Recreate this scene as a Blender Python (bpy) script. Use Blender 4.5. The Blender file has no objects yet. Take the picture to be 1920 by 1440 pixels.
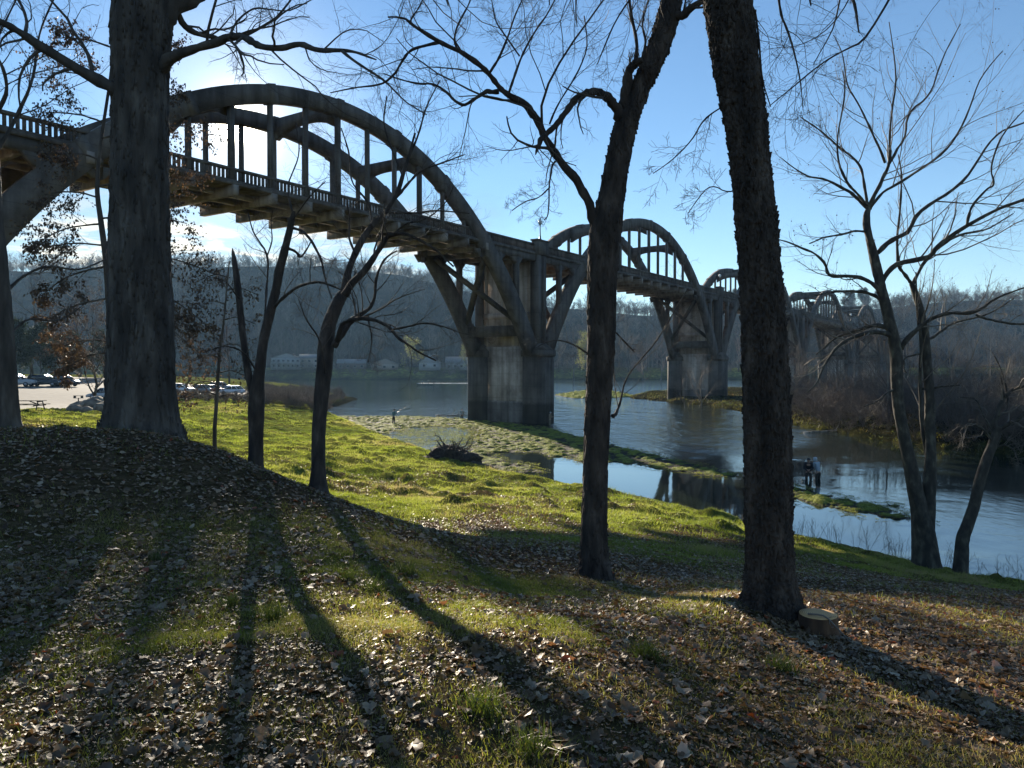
import bpy, math, random
import numpy as np

# ------------------------------------------------------------------ camera
EZ = 6.8                       # eye height above the river
F = 1443.0                     # focal length in photo pixels (1920 wide)
PITCH = math.atan((720 - 689) / F)
scene = bpy.context.scene
col = bpy.context.collection
cam_d = bpy.data.cameras.new("camera")
cam_d.sensor_width = 36.0
cam_d.lens = 36.0 * F / 1920
cam_d.clip_start = 0.05
cam_d.clip_end = 9000
cam = bpy.data.objects.new("camera", cam_d)
cam.location = (0, 0, EZ)
cam.rotation_euler = (math.radians(90) - PITCH, 0, 0)
col.objects.link(cam)
scene.camera = cam

# ------------------------------------------------------------------ light
SUN_AZ = math.radians(-19.4)   # left of the view axis (+Y)
SUN_EL = math.radians(16.4)
SD = np.array([math.sin(SUN_AZ) * math.cos(SUN_EL), math.cos(SUN_AZ) * math.cos(SUN_EL), math.sin(SUN_EL)])
world = bpy.data.worlds.new("World")
scene.world = world
world.use_nodes = True
wn, wl = world.node_tree.nodes, world.node_tree.links
wn.clear()
def wnode(t, **kw):
    n = wn.new(t)
    for k, v in kw.items():
        setattr(n, k, v)
    return n
def wmath(op, a, b=None, clamp=False):
    n = wn.new('ShaderNodeMath'); n.operation = op; n.use_clamp = clamp
    for i, x in enumerate((a, b)):
        if x is None: continue
        if hasattr(x, 'links'): wl.new(x, n.inputs[i])
        else: n.inputs[i].default_value = x
    return n.outputs[0]
SKY_STRENGTH = 0.069
w_out = wnode('ShaderNodeOutputWorld')
w_sky = wnode('ShaderNodeTexSky')
w_sky.sky_type = 'NISHITA'
w_sky.sun_disc = False
w_sky.sun_elevation = SUN_EL
w_sky.sun_rotation = SUN_AZ
w_sky.altitude = 150
w_sky.air_density = 1.0
w_sky.dust_density = 0.0
w_sky.ozone_density = 3.0
w_bg = wnode('ShaderNodeBackground'); w_bg.inputs[1].default_value = SKY_STRENGTH
w_hsv = wnode('ShaderNodeHueSaturation'); w_hsv.inputs['Saturation'].default_value = 1.05; wl.new(w_sky.outputs[0], w_hsv.inputs['Color']); wl.new(w_hsv.outputs[0], w_bg.inputs[0])
# the sun's own glare and aureole, tied to its direction in the sky
w_tc = wnode('ShaderNodeTexCoord')
w_dot = wnode('ShaderNodeVectorMath', operation='DOT_PRODUCT')
wl.new(w_tc.outputs['Generated'], w_dot.inputs[0]); w_dot.inputs[1].default_value = tuple(SD)
dpos = wmath('MAXIMUM', w_dot.outputs['Value'], 0.0)
g1 = wmath('MULTIPLY', wmath('POWER', dpos, 16000.0), 60.0)
g2 = wmath('MULTIPLY', wmath('POWER', dpos, 1800.0), 1.0)
g3 = wmath('MULTIPLY', wmath('POWER', dpos, 160.0), 0.28)
g4 = wmath('MULTIPLY', wmath('POWER', dpos, 10.0), 0.0)
glow = wmath('ADD', wmath('ADD', g1, g2), wmath('ADD', g3, g4))
w_g = wnode('ShaderNodeBackground'); w_g.inputs[0].default_value = (1.0, 0.88, 0.66, 1)
wl.new(glow, w_g.inputs[1])
# thin rippled altocumulus low behind the bridge
w_sep = wnode('ShaderNodeSeparateXYZ'); wl.new(w_tc.outputs['Generated'], w_sep.inputs[0])
el = w_sep.outputs[2]
den = wmath('ADD', wmath('MAXIMUM', el, 0.0), 0.06)
w_cmb = wnode('ShaderNodeCombineXYZ')
wl.new(wmath('DIVIDE', w_sep.outputs[0], den), w_cmb.inputs[0])
wl.new(wmath('DIVIDE', w_sep.outputs[1], den), w_cmb.inputs[1])
w_n1 = wnode('ShaderNodeTexNoise'); w_n1.inputs['Scale'].default_value = 3.2; w_n1.inputs['Detail'].default_value = 7; w_n1.inputs['Roughness'].default_value = 0.62
w_n1.inputs['Distortion'].default_value = 0.6
w_n2 = wnode('ShaderNodeTexNoise'); w_n2.inputs['Scale'].default_value = 0.45; w_n2.inputs['Detail'].default_value = 3
wl.new(w_cmb.outputs[0], w_n1.inputs['Vector']); wl.new(w_cmb.outputs[0], w_n2.inputs['Vector'])
def wramp(x, a, b, interp='SMOOTHSTEP'):
    n = wn.new('ShaderNodeMapRange'); n.interpolation_type = interp
    wl.new(x, n.inputs[0]); n.inputs[1].default_value = a; n.inputs[2].default_value = b
    return n.outputs[0]
c_tex = wramp(w_n1.outputs[0], 0.34, 0.66)
c_big = wramp(w_n2.outputs[0], 0.30, 0.55)
c_low = wramp(el, 0.245, 0.15)
c_hor = wramp(dpos, 0.935, 0.975)
c_mask = wmath('MULTIPLY', wmath('MULTIPLY', c_low, c_hor), wmath('ADD', wmath('MULTIPLY', c_tex, 0.75), 0.25))
c_mask = wmath('MULTIPLY', c_mask, wmath('ADD', wmath('MULTIPLY', c_big, 0.5), 0.5))
w_c = wnode('ShaderNodeBackground'); w_c.inputs[0].default_value = (1.0, 0.90, 0.70, 1)
wl.new(wmath('MULTIPLY', c_mask, 0.80), w_c.inputs[1])
w_a1 = wnode('ShaderNodeAddShader'); w_a2 = wnode('ShaderNodeAddShader')
w_mix = wnode('ShaderNodeMixShader')
wl.new(wmath('MULTIPLY', c_mask, 0.95), w_mix.inputs[0])
wl.new(w_bg.outputs[0], w_mix.inputs[1]); wl.new(w_c.outputs[0], w_mix.inputs[2])
wl.new(w_mix.outputs[0], w_a2.inputs[0]); wl.new(w_g.outputs[0], w_a2.inputs[1])
wl.new(w_a2.outputs[0], w_out.inputs[0])

sun_d = bpy.data.lights.new("sun", 'SUN')
sun_d.energy = 5.0
sun_d.angle = math.radians(0.6)
sun_d.color = (1.0, 0.88, 0.70)
sun_o = bpy.data.objects.new("sun", sun_d)
from mathutils import Vector
sun_o.rotation_euler = Vector(SD).to_track_quat('Z', 'Y').to_euler()
sun_o.location = (-60, 160, 80)
col.objects.link(sun_o)

scene.view_settings.view_transform = 'Standard'
scene.view_settings.look = 'None'
scene.view_settings.exposure = 1.2
scene.view_settings.gamma = 1
scene.render.engine = 'CYCLES'
scene.cycles.use_denoising = True
scene.cycles.denoiser = 'OPENIMAGEDENOISE'
scene.cycles.denoising_input_passes = 'RGB_ALBEDO_NORMAL'
scene.cycles.denoising_prefilter = 'ACCURATE'
scene.cycles.use_adaptive_sampling = True
scene.cycles.adaptive_threshold = 0.01
scene.cycles.max_bounces = 6
scene.cycles.diffuse_bounces = 3
scene.cycles.glossy_bounces = 3
scene.cycles.transmission_bounces = 4
scene.cycles.transparent_max_bounces = 6
scene.cycles.volume_bounces = 1
scene.cycles.sample_clamp_indirect = 4
scene.cycles.caustics_reflective = False
scene.cycles.caustics_refractive = False

# ------------------------------------------------------------------ picking points through the photograph
RX = np.array([1.0, 0, 0]); FW = np.array([0, math.cos(PITCH), -math.sin(PITCH)]); UP = np.array([0, math.sin(PITCH), math.cos(PITCH)])
EYE = np.array([0, 0, EZ])
def ray(px, py):
    return RX * (px - 960) / F + UP * (720 - py) / F + FW
def W(px, py, z=0.0):
    r = ray(px, py); return EYE + r * ((z - EZ) / r[2])
def PD(px, py, Y):
    r = ray(px, py); return EYE + r * (Y / r[1])

# ------------------------------------------------------------------ numpy noise
def _h(ix, iy, iz, seed):
    n = (ix * 374761393 + iy * 668265263 + iz * 2147483647 + seed * 1274126177) & 0xFFFFFFFF
    n = ((n ^ (n >> 13)) * 1274126177) & 0xFFFFFFFF
    n = (n ^ (n >> 16)) & 0xFFFFFFFF
    return n.astype(np.float64) / 4294967295.0
def vnoise(p, seed=0):
    p = np.asarray(p, float)
    i = np.floor(p).astype(np.int64); f = p - i; f = f * f * (3 - 2 * f)
    r = 0
    for dx in (0, 1):
        wx = f[..., 0] if dx else 1 - f[..., 0]
        for dy in (0, 1):
            wy = f[..., 1] if dy else 1 - f[..., 1]
            for dz in (0, 1):
                wz = f[..., 2] if dz else 1 - f[..., 2]
                r = r + wx * wy * wz * _h(i[..., 0] + dx, i[..., 1] + dy, i[..., 2] + dz, seed)
    return r
def fbm(p, seed=0, octv=4, gain=0.5):
    a, s, t = 1.0, 0.0, 0.0
    p = np.asarray(p, float)
    for k in range(octv):
        s = s + a * vnoise(p, seed + k * 17); t += a; a *= gain; p = p * 2.03 + 11.3
    return s / t
def n2(x, y, sc, seed=0, octv=4, gain=0.5):
    return fbm(np.stack([x * sc, y * sc, np.zeros_like(x) + 0.37], -1), seed, octv, gain)
def sstep(a, b, x):
    t = np.clip((x - a) / (b - a), 0, 1); return t * t * (3 - 2 * t)

# ------------------------------------------------------------------ objects and meshes
def tag(o, label=None, cat=None, group=None, kind=None):
    if label: o['label'] = label
    if cat: o['category'] = cat
    if group: o['group'] = group
    if kind: o['kind'] = kind
    return o
def empty(name, loc, label=None, cat=None, group=None, rz=0.0):
    o = bpy.data.objects.new(name, None)
    o.empty_display_size = 0.2
    o.location = tuple(loc); o.rotation_euler = (0, 0, rz)
    col.objects.link(o)
    return tag(o, label, cat, group)
def kids(o):
    return [c for c in bpy.data.objects if c.parent == o]
def copy_tree(o, parent=None):
    c = o.copy(); col.objects.link(c)
    if parent is not None: c.parent = parent
    for ch in kids(o): copy_tree(ch, c)
    return c

class MB:
    """collects faces; build() links them as one mesh object"""
    def __init__(self):
        self.v = []; self.n = 0; self.f3 = []; self.f4 = []; self.fn = []; self.t = []
    def add(self, v, f, tint=None):
        v = np.asarray(v, float).reshape(-1, 3)
        f = np.asarray(f, np.int64) + self.n
        (self.f3 if f.shape[1] == 3 else self.f4).append(f)
        self.v.append(v); self.n += len(v)
        self.t.append(np.zeros(len(v)) + 0.5 if tint is None else np.broadcast_to(np.asarray(tint, float), (len(v),)))
        return self
    def faces(self, f):     # extra faces on vertices added last
        f = np.asarray(f, np.int64) + self.n
        (self.f3 if f.shape[1] == 3 else self.f4).append(f)
    def ngon(self, idx): self.fn.append([i for i in idx])
    def box(self, c, s, R=None, tint=None):
        c = np.asarray(c, float); s = np.asarray(s, float) / 2
        k = np.array([[x, y, z] for z in (-1, 1) for y in (-1, 1) for x in (-1, 1)], float) * s
        if R is not None: k = k @ np.asarray(R, float).T
        return self.add(k + c, [[0, 2, 3, 1], [4, 5, 7, 6], [0, 1, 5, 4], [2, 6, 7, 3], [0, 4, 6, 2], [1, 3, 7, 5]], tint)
    def hexa(self, pts, tint=None):   # 8 points: bottom 0..3 ccw, top 4..7 ccw
        return self.add(pts, [[3, 2, 1, 0], [4, 5, 6, 7], [0, 1, 5, 4], [1, 2, 6, 5], [2, 3, 7, 6], [3, 0, 4, 7]], tint)
    def prism(self, poly, axis_fn, h0, h1, tint=None):
        """poly: list of 2-D points; axis_fn(u, v, h) -> world"""
        n = len(poly)
        base = self.n
        v = [axis_fn(u, w, h0) for u, w in poly] + [axis_fn(u, w, h1) for u, w in poly]
        self.add(v, [[i, (i + 1) % n, n + (i + 1) % n, n + i] for i in range(n)], tint)
        self.fn.append([base + i for i in range(n)][::-1]); self.fn.append([base + n + i for i in range(n)])
        return self
    def tubes(self, P, R, sides=5, tint=None, cap=True):
        """P (N,K,3), R (N,K): N tapering tubes at once"""
        P = np.asarray(P, float); R = np.asarray(R, float)
        if P.ndim == 2: P = P[None]; R = R[None]
        N, K, _ = P.shape
        T = np.gradient(P, axis=1) if K > 1 else P
        T /= np.linalg.norm(T, axis=2, keepdims=True) + 1e-9
        mean = P[:, -1] - P[:, 0]
        mean /= np.linalg.norm(mean, axis=1, keepdims=True) + 1e-9
        ax = np.argmin(np.abs(mean), axis=1)
        ref = np.eye(3)[ax][:, None, :]
        a = np.cross(T, np.broadcast_to(ref, T.shape)); a /= np.linalg.norm(a, axis=2, keepdims=True) + 1e-9
        b = np.cross(T, a)
        th = np.linspace(0, 2 * np.pi, sides, endpoint=False)
        ring = a[:, :, None, :] * np.cos(th)[None, None, :, None] + b[:, :, None, :] * np.sin(th)[None, None, :, None]
        V = P[:, :, None, :] + ring * R[:, :, None, None]
        base = (np.arange(N) * K * sides)[:, None, None]
        k = (np.arange(K - 1) * sides)[None, :, None]; s = np.arange(sides)[None, None, :]; s2 = (s + 1) % sides
        q = np.stack([base + k + s, base + k + s2, base + k + sides + s2, base + k + sides + s], -1).reshape(-1, 4)
        start = self.n
        tt = None if tint is None else (np.repeat(np.asarray(tint, float), K * sides) if np.ndim(tint) else tint)
        self.add(V.reshape(-1, 3), q, tt)
        if cap:
            for e in (0, K - 1):
                idx = (start + base[:, 0, 0][:, None] + e * sides + np.arange(sides)[None, :])
                if e == 0: idx = idx[:, ::-1]
                if sides == 3: self.f3.append(idx)
                elif sides == 4: self.f4.append(idx)
                elif N < 60: self.fn.extend(idx.tolist())
        return self
    def build(self, name, mat, parent=None, smooth=False, label=None, cat=None, group=None, kind=None, origin=None, tint=False):
        V = np.concatenate(self.v) if self.v else np.zeros((0, 3))
        o_at = np.zeros(3)
        if parent is not None: o_at = np.array(root_of(parent).location)
        elif origin is not None: o_at = np.asarray(origin, float)
        V = V - o_at
        me = bpy.data.meshes.new(name)
        lv, ls, lt = [], [], []
        off = 0
        for arrs, k in ((self.f3, 3), (self.f4, 4)):
            if arrs:
                a = np.concatenate(arrs)
                lv.append(a.ravel()); ls.append(off + np.arange(len(a)) * k); lt.append(np.full(len(a), k)); off += a.size
        for f in self.fn:
            lv.append(np.array(f)); ls.append(np.array([off])); lt.append(np.array([len(f)])); off += len(f)
        lv = np.concatenate(lv).astype(np.int32); ls = np.concatenate(ls).astype(np.int32); lt = np.concatenate(lt).astype(np.int32)
        me.vertices.add(len(V)); me.vertices.foreach_set('co', V.astype(np.float32).ravel())
        me.loops.add(len(lv)); me.loops.foreach_set('vertex_index', lv)
        me.polygons.add(len(ls)); me.polygons.foreach_set('loop_start', ls); me.polygons.foreach_set('loop_total', lt)
        if smooth: me.polygons.foreach_set('use_smooth', np.ones(len(ls), bool))
        me.update(calc_edges=True)
        if tint:
            at = me.attributes.new('tint', 'FLOAT', 'POINT')
            at.data.foreach_set('value', np.concatenate(self.t).astype(np.float32))
        me.materials.append(mat)
        o = bpy.data.objects.new(name, me)
        col.objects.link(o)
        if parent is not None: o.parent = parent
        else: o.location = tuple(o_at)
        return tag(o, label, cat, group, kind)
def root_of(o):
    while o.parent is not None: o = o.parent
    return o

# ------------------------------------------------------------------ materials
MATS = {}
def new_mat(name):
    m = bpy.data.materials.new(name); m.use_nodes = True
    m.node_tree.nodes.clear(); MATS[name] = m
    return m, m.node_tree.nodes, m.node_tree.links
def ramp(nodes, stops):
    r = nodes.new('ShaderNodeValToRGB')
    while len(r.color_ramp.elements) < len(stops): r.color_ramp.elements.new(0.5)
    for e, (p, c) in zip(r.color_ramp.elements, stops):
        e.position = p; e.color = (*c, 1)
    return r
def mat(name, stops, scale=3.0, rough=0.8, bump=0.0, bscale=None, stretch=(1, 1, 1), metal=0.0, coord='Object', detail=6, dist=0.01, spec=None, dis=0.0):
    m, N, L = new_mat(name)
    out = N.new('ShaderNodeOutputMaterial'); p = N.new('ShaderNodeBsdfPrincipled')
    L.new(p.outputs[0], out.inputs[0])
    p.inputs['Roughness'].default_value = rough; p.inputs['Metallic'].default_value = metal
    if spec is not None: p.inputs['Specular IOR Level'].default_value = spec
    tc = N.new('ShaderNodeTexCoord'); mp = N.new('ShaderNodeMapping'); mp.inputs['Scale'].default_value = stretch
    L.new(tc.outputs[coord], mp.inputs[0])
    nz = N.new('ShaderNodeTexNoise'); nz.inputs['Scale'].default_value = scale; nz.inputs['Detail'].default_value = detail
    nz.inputs['Distortion'].default_value = dis
    L.new(mp.outputs[0], nz.inputs['Vector'])
    if len(stops) == 1: p.inputs['Base Color'].default_value = (*stops[0][1], 1)
    else:
        r = ramp(N, stops); L.new(nz.outputs[0], r.inputs[0]); L.new(r.outputs[0], p.inputs['Base Color'])
    if bump:
        nb = N.new('ShaderNodeTexNoise'); nb.inputs['Scale'].default_value = bscale or scale * 3; nb.inputs['Detail'].default_value = 8
        nb.inputs['Roughness'].default_value = 0.6
        L.new(mp.outputs[0], nb.inputs['Vector'])
        b = N.new('ShaderNodeBump'); b.inputs['Strength'].default_value = bump; b.inputs['Distance'].default_value = dist
        L.new(nb.outputs[0], b.inputs['Height']); L.new(b.outputs[0], p.inputs['Normal'])
    return m
def leafmat(name, stops, trans, tw=0.45, rough=0.6):
    """thin leaf or blade: reflects and lets light through; colour varies with the 'tint' attribute"""
    m, N, L = new_mat(name)
    out = N.new('ShaderNodeOutputMaterial'); p = N.new('ShaderNodeBsdfPrincipled'); t = N.new('ShaderNodeBsdfTranslucent'); mx = N.new('ShaderNodeMixShader')
    at = N.new('ShaderNodeAttribute'); at.attribute_name = 'tint'
    r = ramp(N, stops); L.new(at.outputs['Fac'], r.inputs[0]); L.new(r.outputs[0], p.inputs['Base Color'])
    r2 = ramp(N, trans); L.new(at.outputs['Fac'], r2.inputs[0]); L.new(r2.outputs[0], t.inputs[0])
    p.inputs['Roughness'].default_value = rough
    mx.inputs[0].default_value = tw
    L.new(p.outputs[0], mx.inputs[1]); L.new(t.outputs[0], mx.inputs[2]); L.new(mx.outputs[0], out.inputs[0])
    return m

M_bark = mat('bark_brown', [(0.3, (0.032, 0.026, 0.022)), (0.55, (0.085, 0.069, 0.056)), (0.75, (0.17, 0.145, 0.12))], 5, 0.9, 1.0, 22, (1, 1, 0.22), dist=0.03)
M_bark_dark = mat('bark_dark', [(0.3, (0.018, 0.013, 0.010)), (0.55, (0.058, 0.042, 0.032)), (0.75, (0.13, 0.10, 0.078))], 9, 0.9, 1.0, 30, (1, 1, 0.3), dist=0.03)
M_bark_pale = mat('bark_pale', [(0.35, (0.08, 0.066, 0.052)), (0.5, (0.24, 0.21, 0.17)), (0.7, (0.42, 0.38, 0.32))], 4, 0.85, 0.6, 18, (1, 1, 0.35), dist=0.02, dis=0.8)
M_bark_mottle = mat('bark_mottled', [(0.40, (0.035, 0.03, 0.024)), (0.55, (0.065, 0.055, 0.042)), (0.70, (0.13, 0.12, 0.085))], 6, 0.9, 0.8, 20, (1, 1, 0.5), dist=0.02)
M_bark_stump = mat('bark_stump', [(0.35, (0.035, 0.018, 0.010)), (0.55, (0.11, 0.058, 0.03)), (0.75, (0.22, 0.13, 0.07))], 6, 0.9, 0.8, 24, (1, 1, 0.25), dist=0.01)
M_twig = mat('twig_brown', [(0.3, (0.05, 0.038, 0.030)), (0.7, (0.11, 0.085, 0.065))], 2, 0.75)
M_twig_pale = mat('twig_pale', [(0.3, (0.09, 0.070, 0.055)), (0.7, (0.22, 0.18, 0.14))], 2, 0.7)
M_conc = None
def concrete_mat(name, k=1.0):
    m, N, L = new_mat(name)
    out = N.new('ShaderNodeOutputMaterial'); p = N.new('ShaderNodeBsdfPrincipled'); L.new(p.outputs[0], out.inputs[0])
    tc = N.new('ShaderNodeTexCoord')
    a = N.new('ShaderNodeTexNoise'); a.inputs['Scale'].default_value = 0.35; a.inputs['Detail'].default_value = 8; a.inputs['Roughness'].default_value = 0.65
    L.new(tc.outputs['Object'], a.inputs['Vector'])
    mp = N.new('ShaderNodeMapping'); mp.inputs['Scale'].default_value = (1.3, 1.3, 0.10); L.new(tc.outputs['Object'], mp.inputs[0])
    b = N.new('ShaderNodeTexNoise'); b.inputs['Scale'].default_value = 1.0; b.inputs['Detail'].default_value = 7; L.new(mp.outputs[0], b.inputs['Vector'])
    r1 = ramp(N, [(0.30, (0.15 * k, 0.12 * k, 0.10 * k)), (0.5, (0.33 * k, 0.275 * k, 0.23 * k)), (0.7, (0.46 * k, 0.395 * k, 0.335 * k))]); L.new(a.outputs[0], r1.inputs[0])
    r2 = ramp(N, [(0.36, (0.42, 0.39, 0.36)), (0.60, (1, 1, 1))]); L.new(b.outputs[0], r2.inputs[0])
    mx = N.new('ShaderNodeMix'); mx.data_type = 'RGBA'; mx.blend_type = 'MULTIPLY'; mx.inputs[0].default_value = 0.85
    L.new(r1.outputs[0], mx.inputs[6]); L.new(r2.outputs[0], mx.inputs[7])
    # board-marked lifts: faint lines every 0.9 m of height
    sx = N.new('ShaderNodeSeparateXYZ'); L.new(tc.outputs['Object'], sx.inputs[0])
    fr = N.new('ShaderNodeMath'); fr.operation = 'PINGPONG'; fr.inputs[1].default_value = 0.75; L.new(sx.outputs[2], fr.inputs[0])
    lt = N.new('ShaderNodeMapRange'); L.new(fr.outputs[0], lt.inputs[0]); lt.inputs[1].default_value = 0.0; lt.inputs[2].default_value = 0.035; lt.inputs[3].default_value = 0.62; lt.inputs[4].default_value = 1.0
    m2 = N.new('ShaderNodeMix'); m2.data_type = 'RGBA'; m2.blend_type = 'MULTIPLY'; m2.inputs[0].default_value = 1
    cb = N.new('ShaderNodeCombineColor'); [L.new(lt.outputs[0], cb.inputs[i]) for i in range(3)]
    L.new(mx.outputs[2], m2.inputs[6]); L.new(cb.outputs[0], m2.inputs[7])
    # flood stain on the lowest metres of everything that stands in the river
    wz = N.new('ShaderNodeNewGeometry'); s2 = N.new('ShaderNodeSeparateXYZ'); L.new(wz.outputs['Position'], s2.inputs[0])
    nj = N.new('ShaderNodeMath'); nj.operation = 'MULTIPLY_ADD'; L.new(a.outputs[0], nj.inputs[0]); nj.inputs[1].default_value = 1.2; L.new(s2.outputs[2], nj.inputs[2])
    fl = N.new('ShaderNodeMapRange'); L.new(nj.outputs[0], fl.inputs[0]); fl.inputs[1].default_value = 2.9; fl.inputs[2].default_value = 3.3; fl.inputs[3].default_value = 0.42; fl.inputs[4].default_value = 1.0
    m3 = N.new('ShaderNodeMix'); m3.data_type = 'RGBA'; m3.blend_type = 'MULTIPLY'; m3.inputs[0].default_value = 1
    cb2 = N.new('ShaderNodeCombineColor'); [L.new(fl.outputs[0], cb2.inputs[i]) for i in range(3)]
    L.new(m2.outputs[2], m3.inputs[6]); L.new(cb2.outputs[0], m3.inputs[7])
    L.new(m3.outputs[2], p.inputs['Base Color'])
    p.inputs['Roughness'].default_value = 0.88
    bp = N.new('ShaderNodeBump'); bp.inputs['Strength'].default_value = 0.6; bp.inputs['Distance'].default_value = 0.05
    c = N.new('ShaderNodeTexNoise'); c.inputs['Scale'].default_value = 3.0; c.inputs['Detail'].default_value = 9; L.new(tc.outputs['Object'], c.inputs['Vector'])
    L.new(c.outputs[0], bp.inputs['Height']); L.new(bp.outputs[0], p.inputs['Normal'])
    return m
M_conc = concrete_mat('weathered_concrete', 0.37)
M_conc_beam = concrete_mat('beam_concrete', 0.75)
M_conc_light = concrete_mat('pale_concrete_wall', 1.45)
# ------------------------------------------------------------------ terrain
def _pt(px, py, Y):
    p = PD(px, py, Y); return (p[0], p[1], p[2])
def _az(px, Y, z): return ((px - 960) / F * Y, Y, z)
LP = [_pt(*a) for a in [
    (960, 1440, 3.07), (0, 1440, 3.0), (1920, 1440, 3.6), (500, 1200, 4.4), (1000, 1200, 4.55), (1500, 1180, 5.9), (1445, 1135, 6.3),
    (1900, 1200, 6.6), (1920, 1300, 4.9), (1700, 1130, 8.7), (1900, 1150, 10.3), (1920, 1110, 17), (1750, 1085, 21.5),
    (960, 1100, 7.37), (1250, 1120, 7.7), (1115, 1080, 8.86), (1300, 1080, 11), (1300, 1040, 17), (1200, 1000, 22.5), (1000, 980, 21.8), (900, 950, 25),
    (1500, 1100, 11.9), (1500, 1050, 20.4), (1600, 1080, 16.6), (900, 1010, 15), (0, 1000, 7), (300, 950, 8.3), (265, 840, 13.9), (22, 810, 17.9),
    (120, 802, 19.8), (400, 865, 13.5), (500, 890, 12.2), (600, 925, 10.7), (700, 965, 9.67), (800, 1000, 9.3), (900, 1020, 9.6),
    (600, 915, 30), (400, 850, 41), (500, 880, 35), (700, 950, 24), (100, 795, 50), (60, 772, 62), (180, 757, 98), (90, 726, 124), (200, 712, 165),
    (300, 740, 110), (450, 760, 95), (550, 770, 95), (400, 780, 80), (450, 800, 72), (600, 800, 80), (700, 830, 62), (850, 880, 45), (600, 850, 49),
    (750, 900, 38), (900, 920, 35), (1035, 945, 28), (1215, 970, 27), (1400, 1010, 24), (600, 750, 150), (500, 740, 150), (350, 735, 150)]]
LP += [_az(400, 19, 3.2), _az(600, 16, 3.0), _az(700, 14.5, 3.2), _az(150, 27, 3.9), _az(-100, 20, 5.2), _az(-100, 27, 4.0), _az(-250, 60, 3.2), _az(500, 17, 3.05),
       _az(-800, 15, 5.3), _az(-800, 5, 5.3), _az(-800, 40, 4.2), _az(-800, 120, 3.8), _az(2300, 5, 4.5), _az(2500, 12, 2.8), _az(2600, 20, 1.2), _az(2300, 16, 2.0),
       _az(200, 250, 4.5), _az(-600, 260, 4.8), _az(960, 300, 4.0), _az(2000, 300, 4.0), _az(960, 430, 6.5), _az(-200, 430, 6.5), _az(2300, 430, 6.5), _az(960, 1.2, 5.15), _az(2600, 2.5, 4.9), _az(-600, 2, 5.25)]
LP += [tuple(W(px, py, 0.35)) for px, py in ((1090, 918), (1400, 988), (1560, 1024), (1700, 1058), (930, 888), (1215, 942), (1920, 1100))]
LP = np.array(LP)
def _lp(x, y):
    az = np.clip(np.arctan2(x, y), -1.25, 1.25); r = np.clip(np.hypot(x, y), 1.6, 520)
    return az * 1.6, np.log(r)
_u, _v = _lp(LP[:, 0], LP[:, 1])
def _k(d2): return 0.5 * d2 * np.log(d2 + 1e-12)
_n = len(LP)
_A = np.zeros((_n + 3, _n + 3)); _A[:_n, :_n] = _k((_u[:, None] - _u) ** 2 + (_v[:, None] - _v) ** 2) + np.eye(_n) * 0.0006
_A[:_n, _n] = 1; _A[:_n, _n + 1] = _u; _A[:_n, _n + 2] = _v; _A[_n:, :_n] = _A[:_n, _n:].T
_w = np.linalg.solve(_A, np.concatenate([LP[:, 2], [0, 0, 0]]))
def zland(x, y):
    x = np.asarray(x, float); y = np.asarray(y, float)
    u, v = _lp(x, y); s = np.zeros_like(u) + _w[_n] + _w[_n + 1] * u + _w[_n + 2] * v
    for i in range(_n): s += _w[i] * _k((u - _u[i]) ** 2 + (v - _v[i]) ** 2)
    return s
def P2(px, py): return W(px, py, 0)[:2]
RIVER = [np.array(p) for p in ((-900.0, 215.0), (-300.0, 232.0))] + [P2(*p) for p in [
    (300, 726), (480, 730), (600, 736), (668, 748), (645, 757), (605, 768), (628, 780), (680, 801), (740, 827), (800, 847), (860, 864), (930, 884),
    (1035, 903), (1090, 913), (1215, 936), (1300, 955), (1400, 981), (1480, 1000), (1560, 1018), (1640, 1036), (1700, 1052), (1800, 1074), (1920, 1094), (2150, 1150), (2500, 1240)]] + [
    np.array(p) for p in ((34.0, 6.0), (60.0, -40.0), (120.0, -200.0), (900.0, -300.0), (900.0, 427.0), (-900.0, 427.0))]
ISLE = [P2(*p) for p in [(1175, 746), (1215, 750), (1250, 754), (1330, 761), (1395, 774), (1450, 790), (1520, 803), (1600, 819), (1680, 832), (1760, 844), (1850, 850), (1950, 858), (2200, 885), (2600, 940),
                         (3100, 900), (3100, 760), (2400, 742), (1900, 736), (1500, 733), (1250, 736)]]
BAR = [P2(*p) for p in [(615, 781), (700, 780), (760, 780), (880, 785), (960, 793), (1030, 801), (1090, 816), (1150, 828), (1200, 842), (1300, 866), (1400, 888), (1405, 897), (1340, 897), (1290, 891),
                        (1230, 883), (1150, 870), (1080, 869), (1000, 851), (940, 850), (960, 862), (1010, 872), (1040, 885), (980, 892), (900, 880), (840, 868), (780, 850), (700, 824), (640, 800)]]
STRIP = [P2(*p) for p in [(1440, 910), (1500, 914), (1570, 925), (1630, 940), (1700, 946), (1715, 950), (1690, 955), (1740, 968), (1795, 986), (1750, 987), (1690, 983), (1640, 976), (1560, 962), (1480, 944), (1430, 930)]]
DEBRIS = [P2(*p) for p in [(1035, 741), (1070, 736), (1100, 732), (1165, 736), (1200, 744), (1130, 748), (1070, 747)]]
def sdpoly(x, y, poly):
    poly = np.asarray(poly); d = np.full(x.shape, 1e18); ins = np.zeros(x.shape, bool)
    for i in range(len(poly)):
        a = poly[i]; b = poly[(i + 1) % len(poly)]; e = b - a
        wx = x - a[0]; wy = y - a[1]; t = np.clip((wx * e[0] + wy * e[1]) / (e @ e), 0, 1)
        d = np.minimum(d, (wx - e[0] * t) ** 2 + (wy - e[1] * t) ** 2)
        c = ((a[1] > y) != (b[1] > y)) & (x < (b[0] - a[0]) * (y - a[1]) / (b[1] - a[1] + 1e-12) + a[0]); ins ^= c
    return np.sqrt(d) * np.where(ins, 1, -1)
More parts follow.
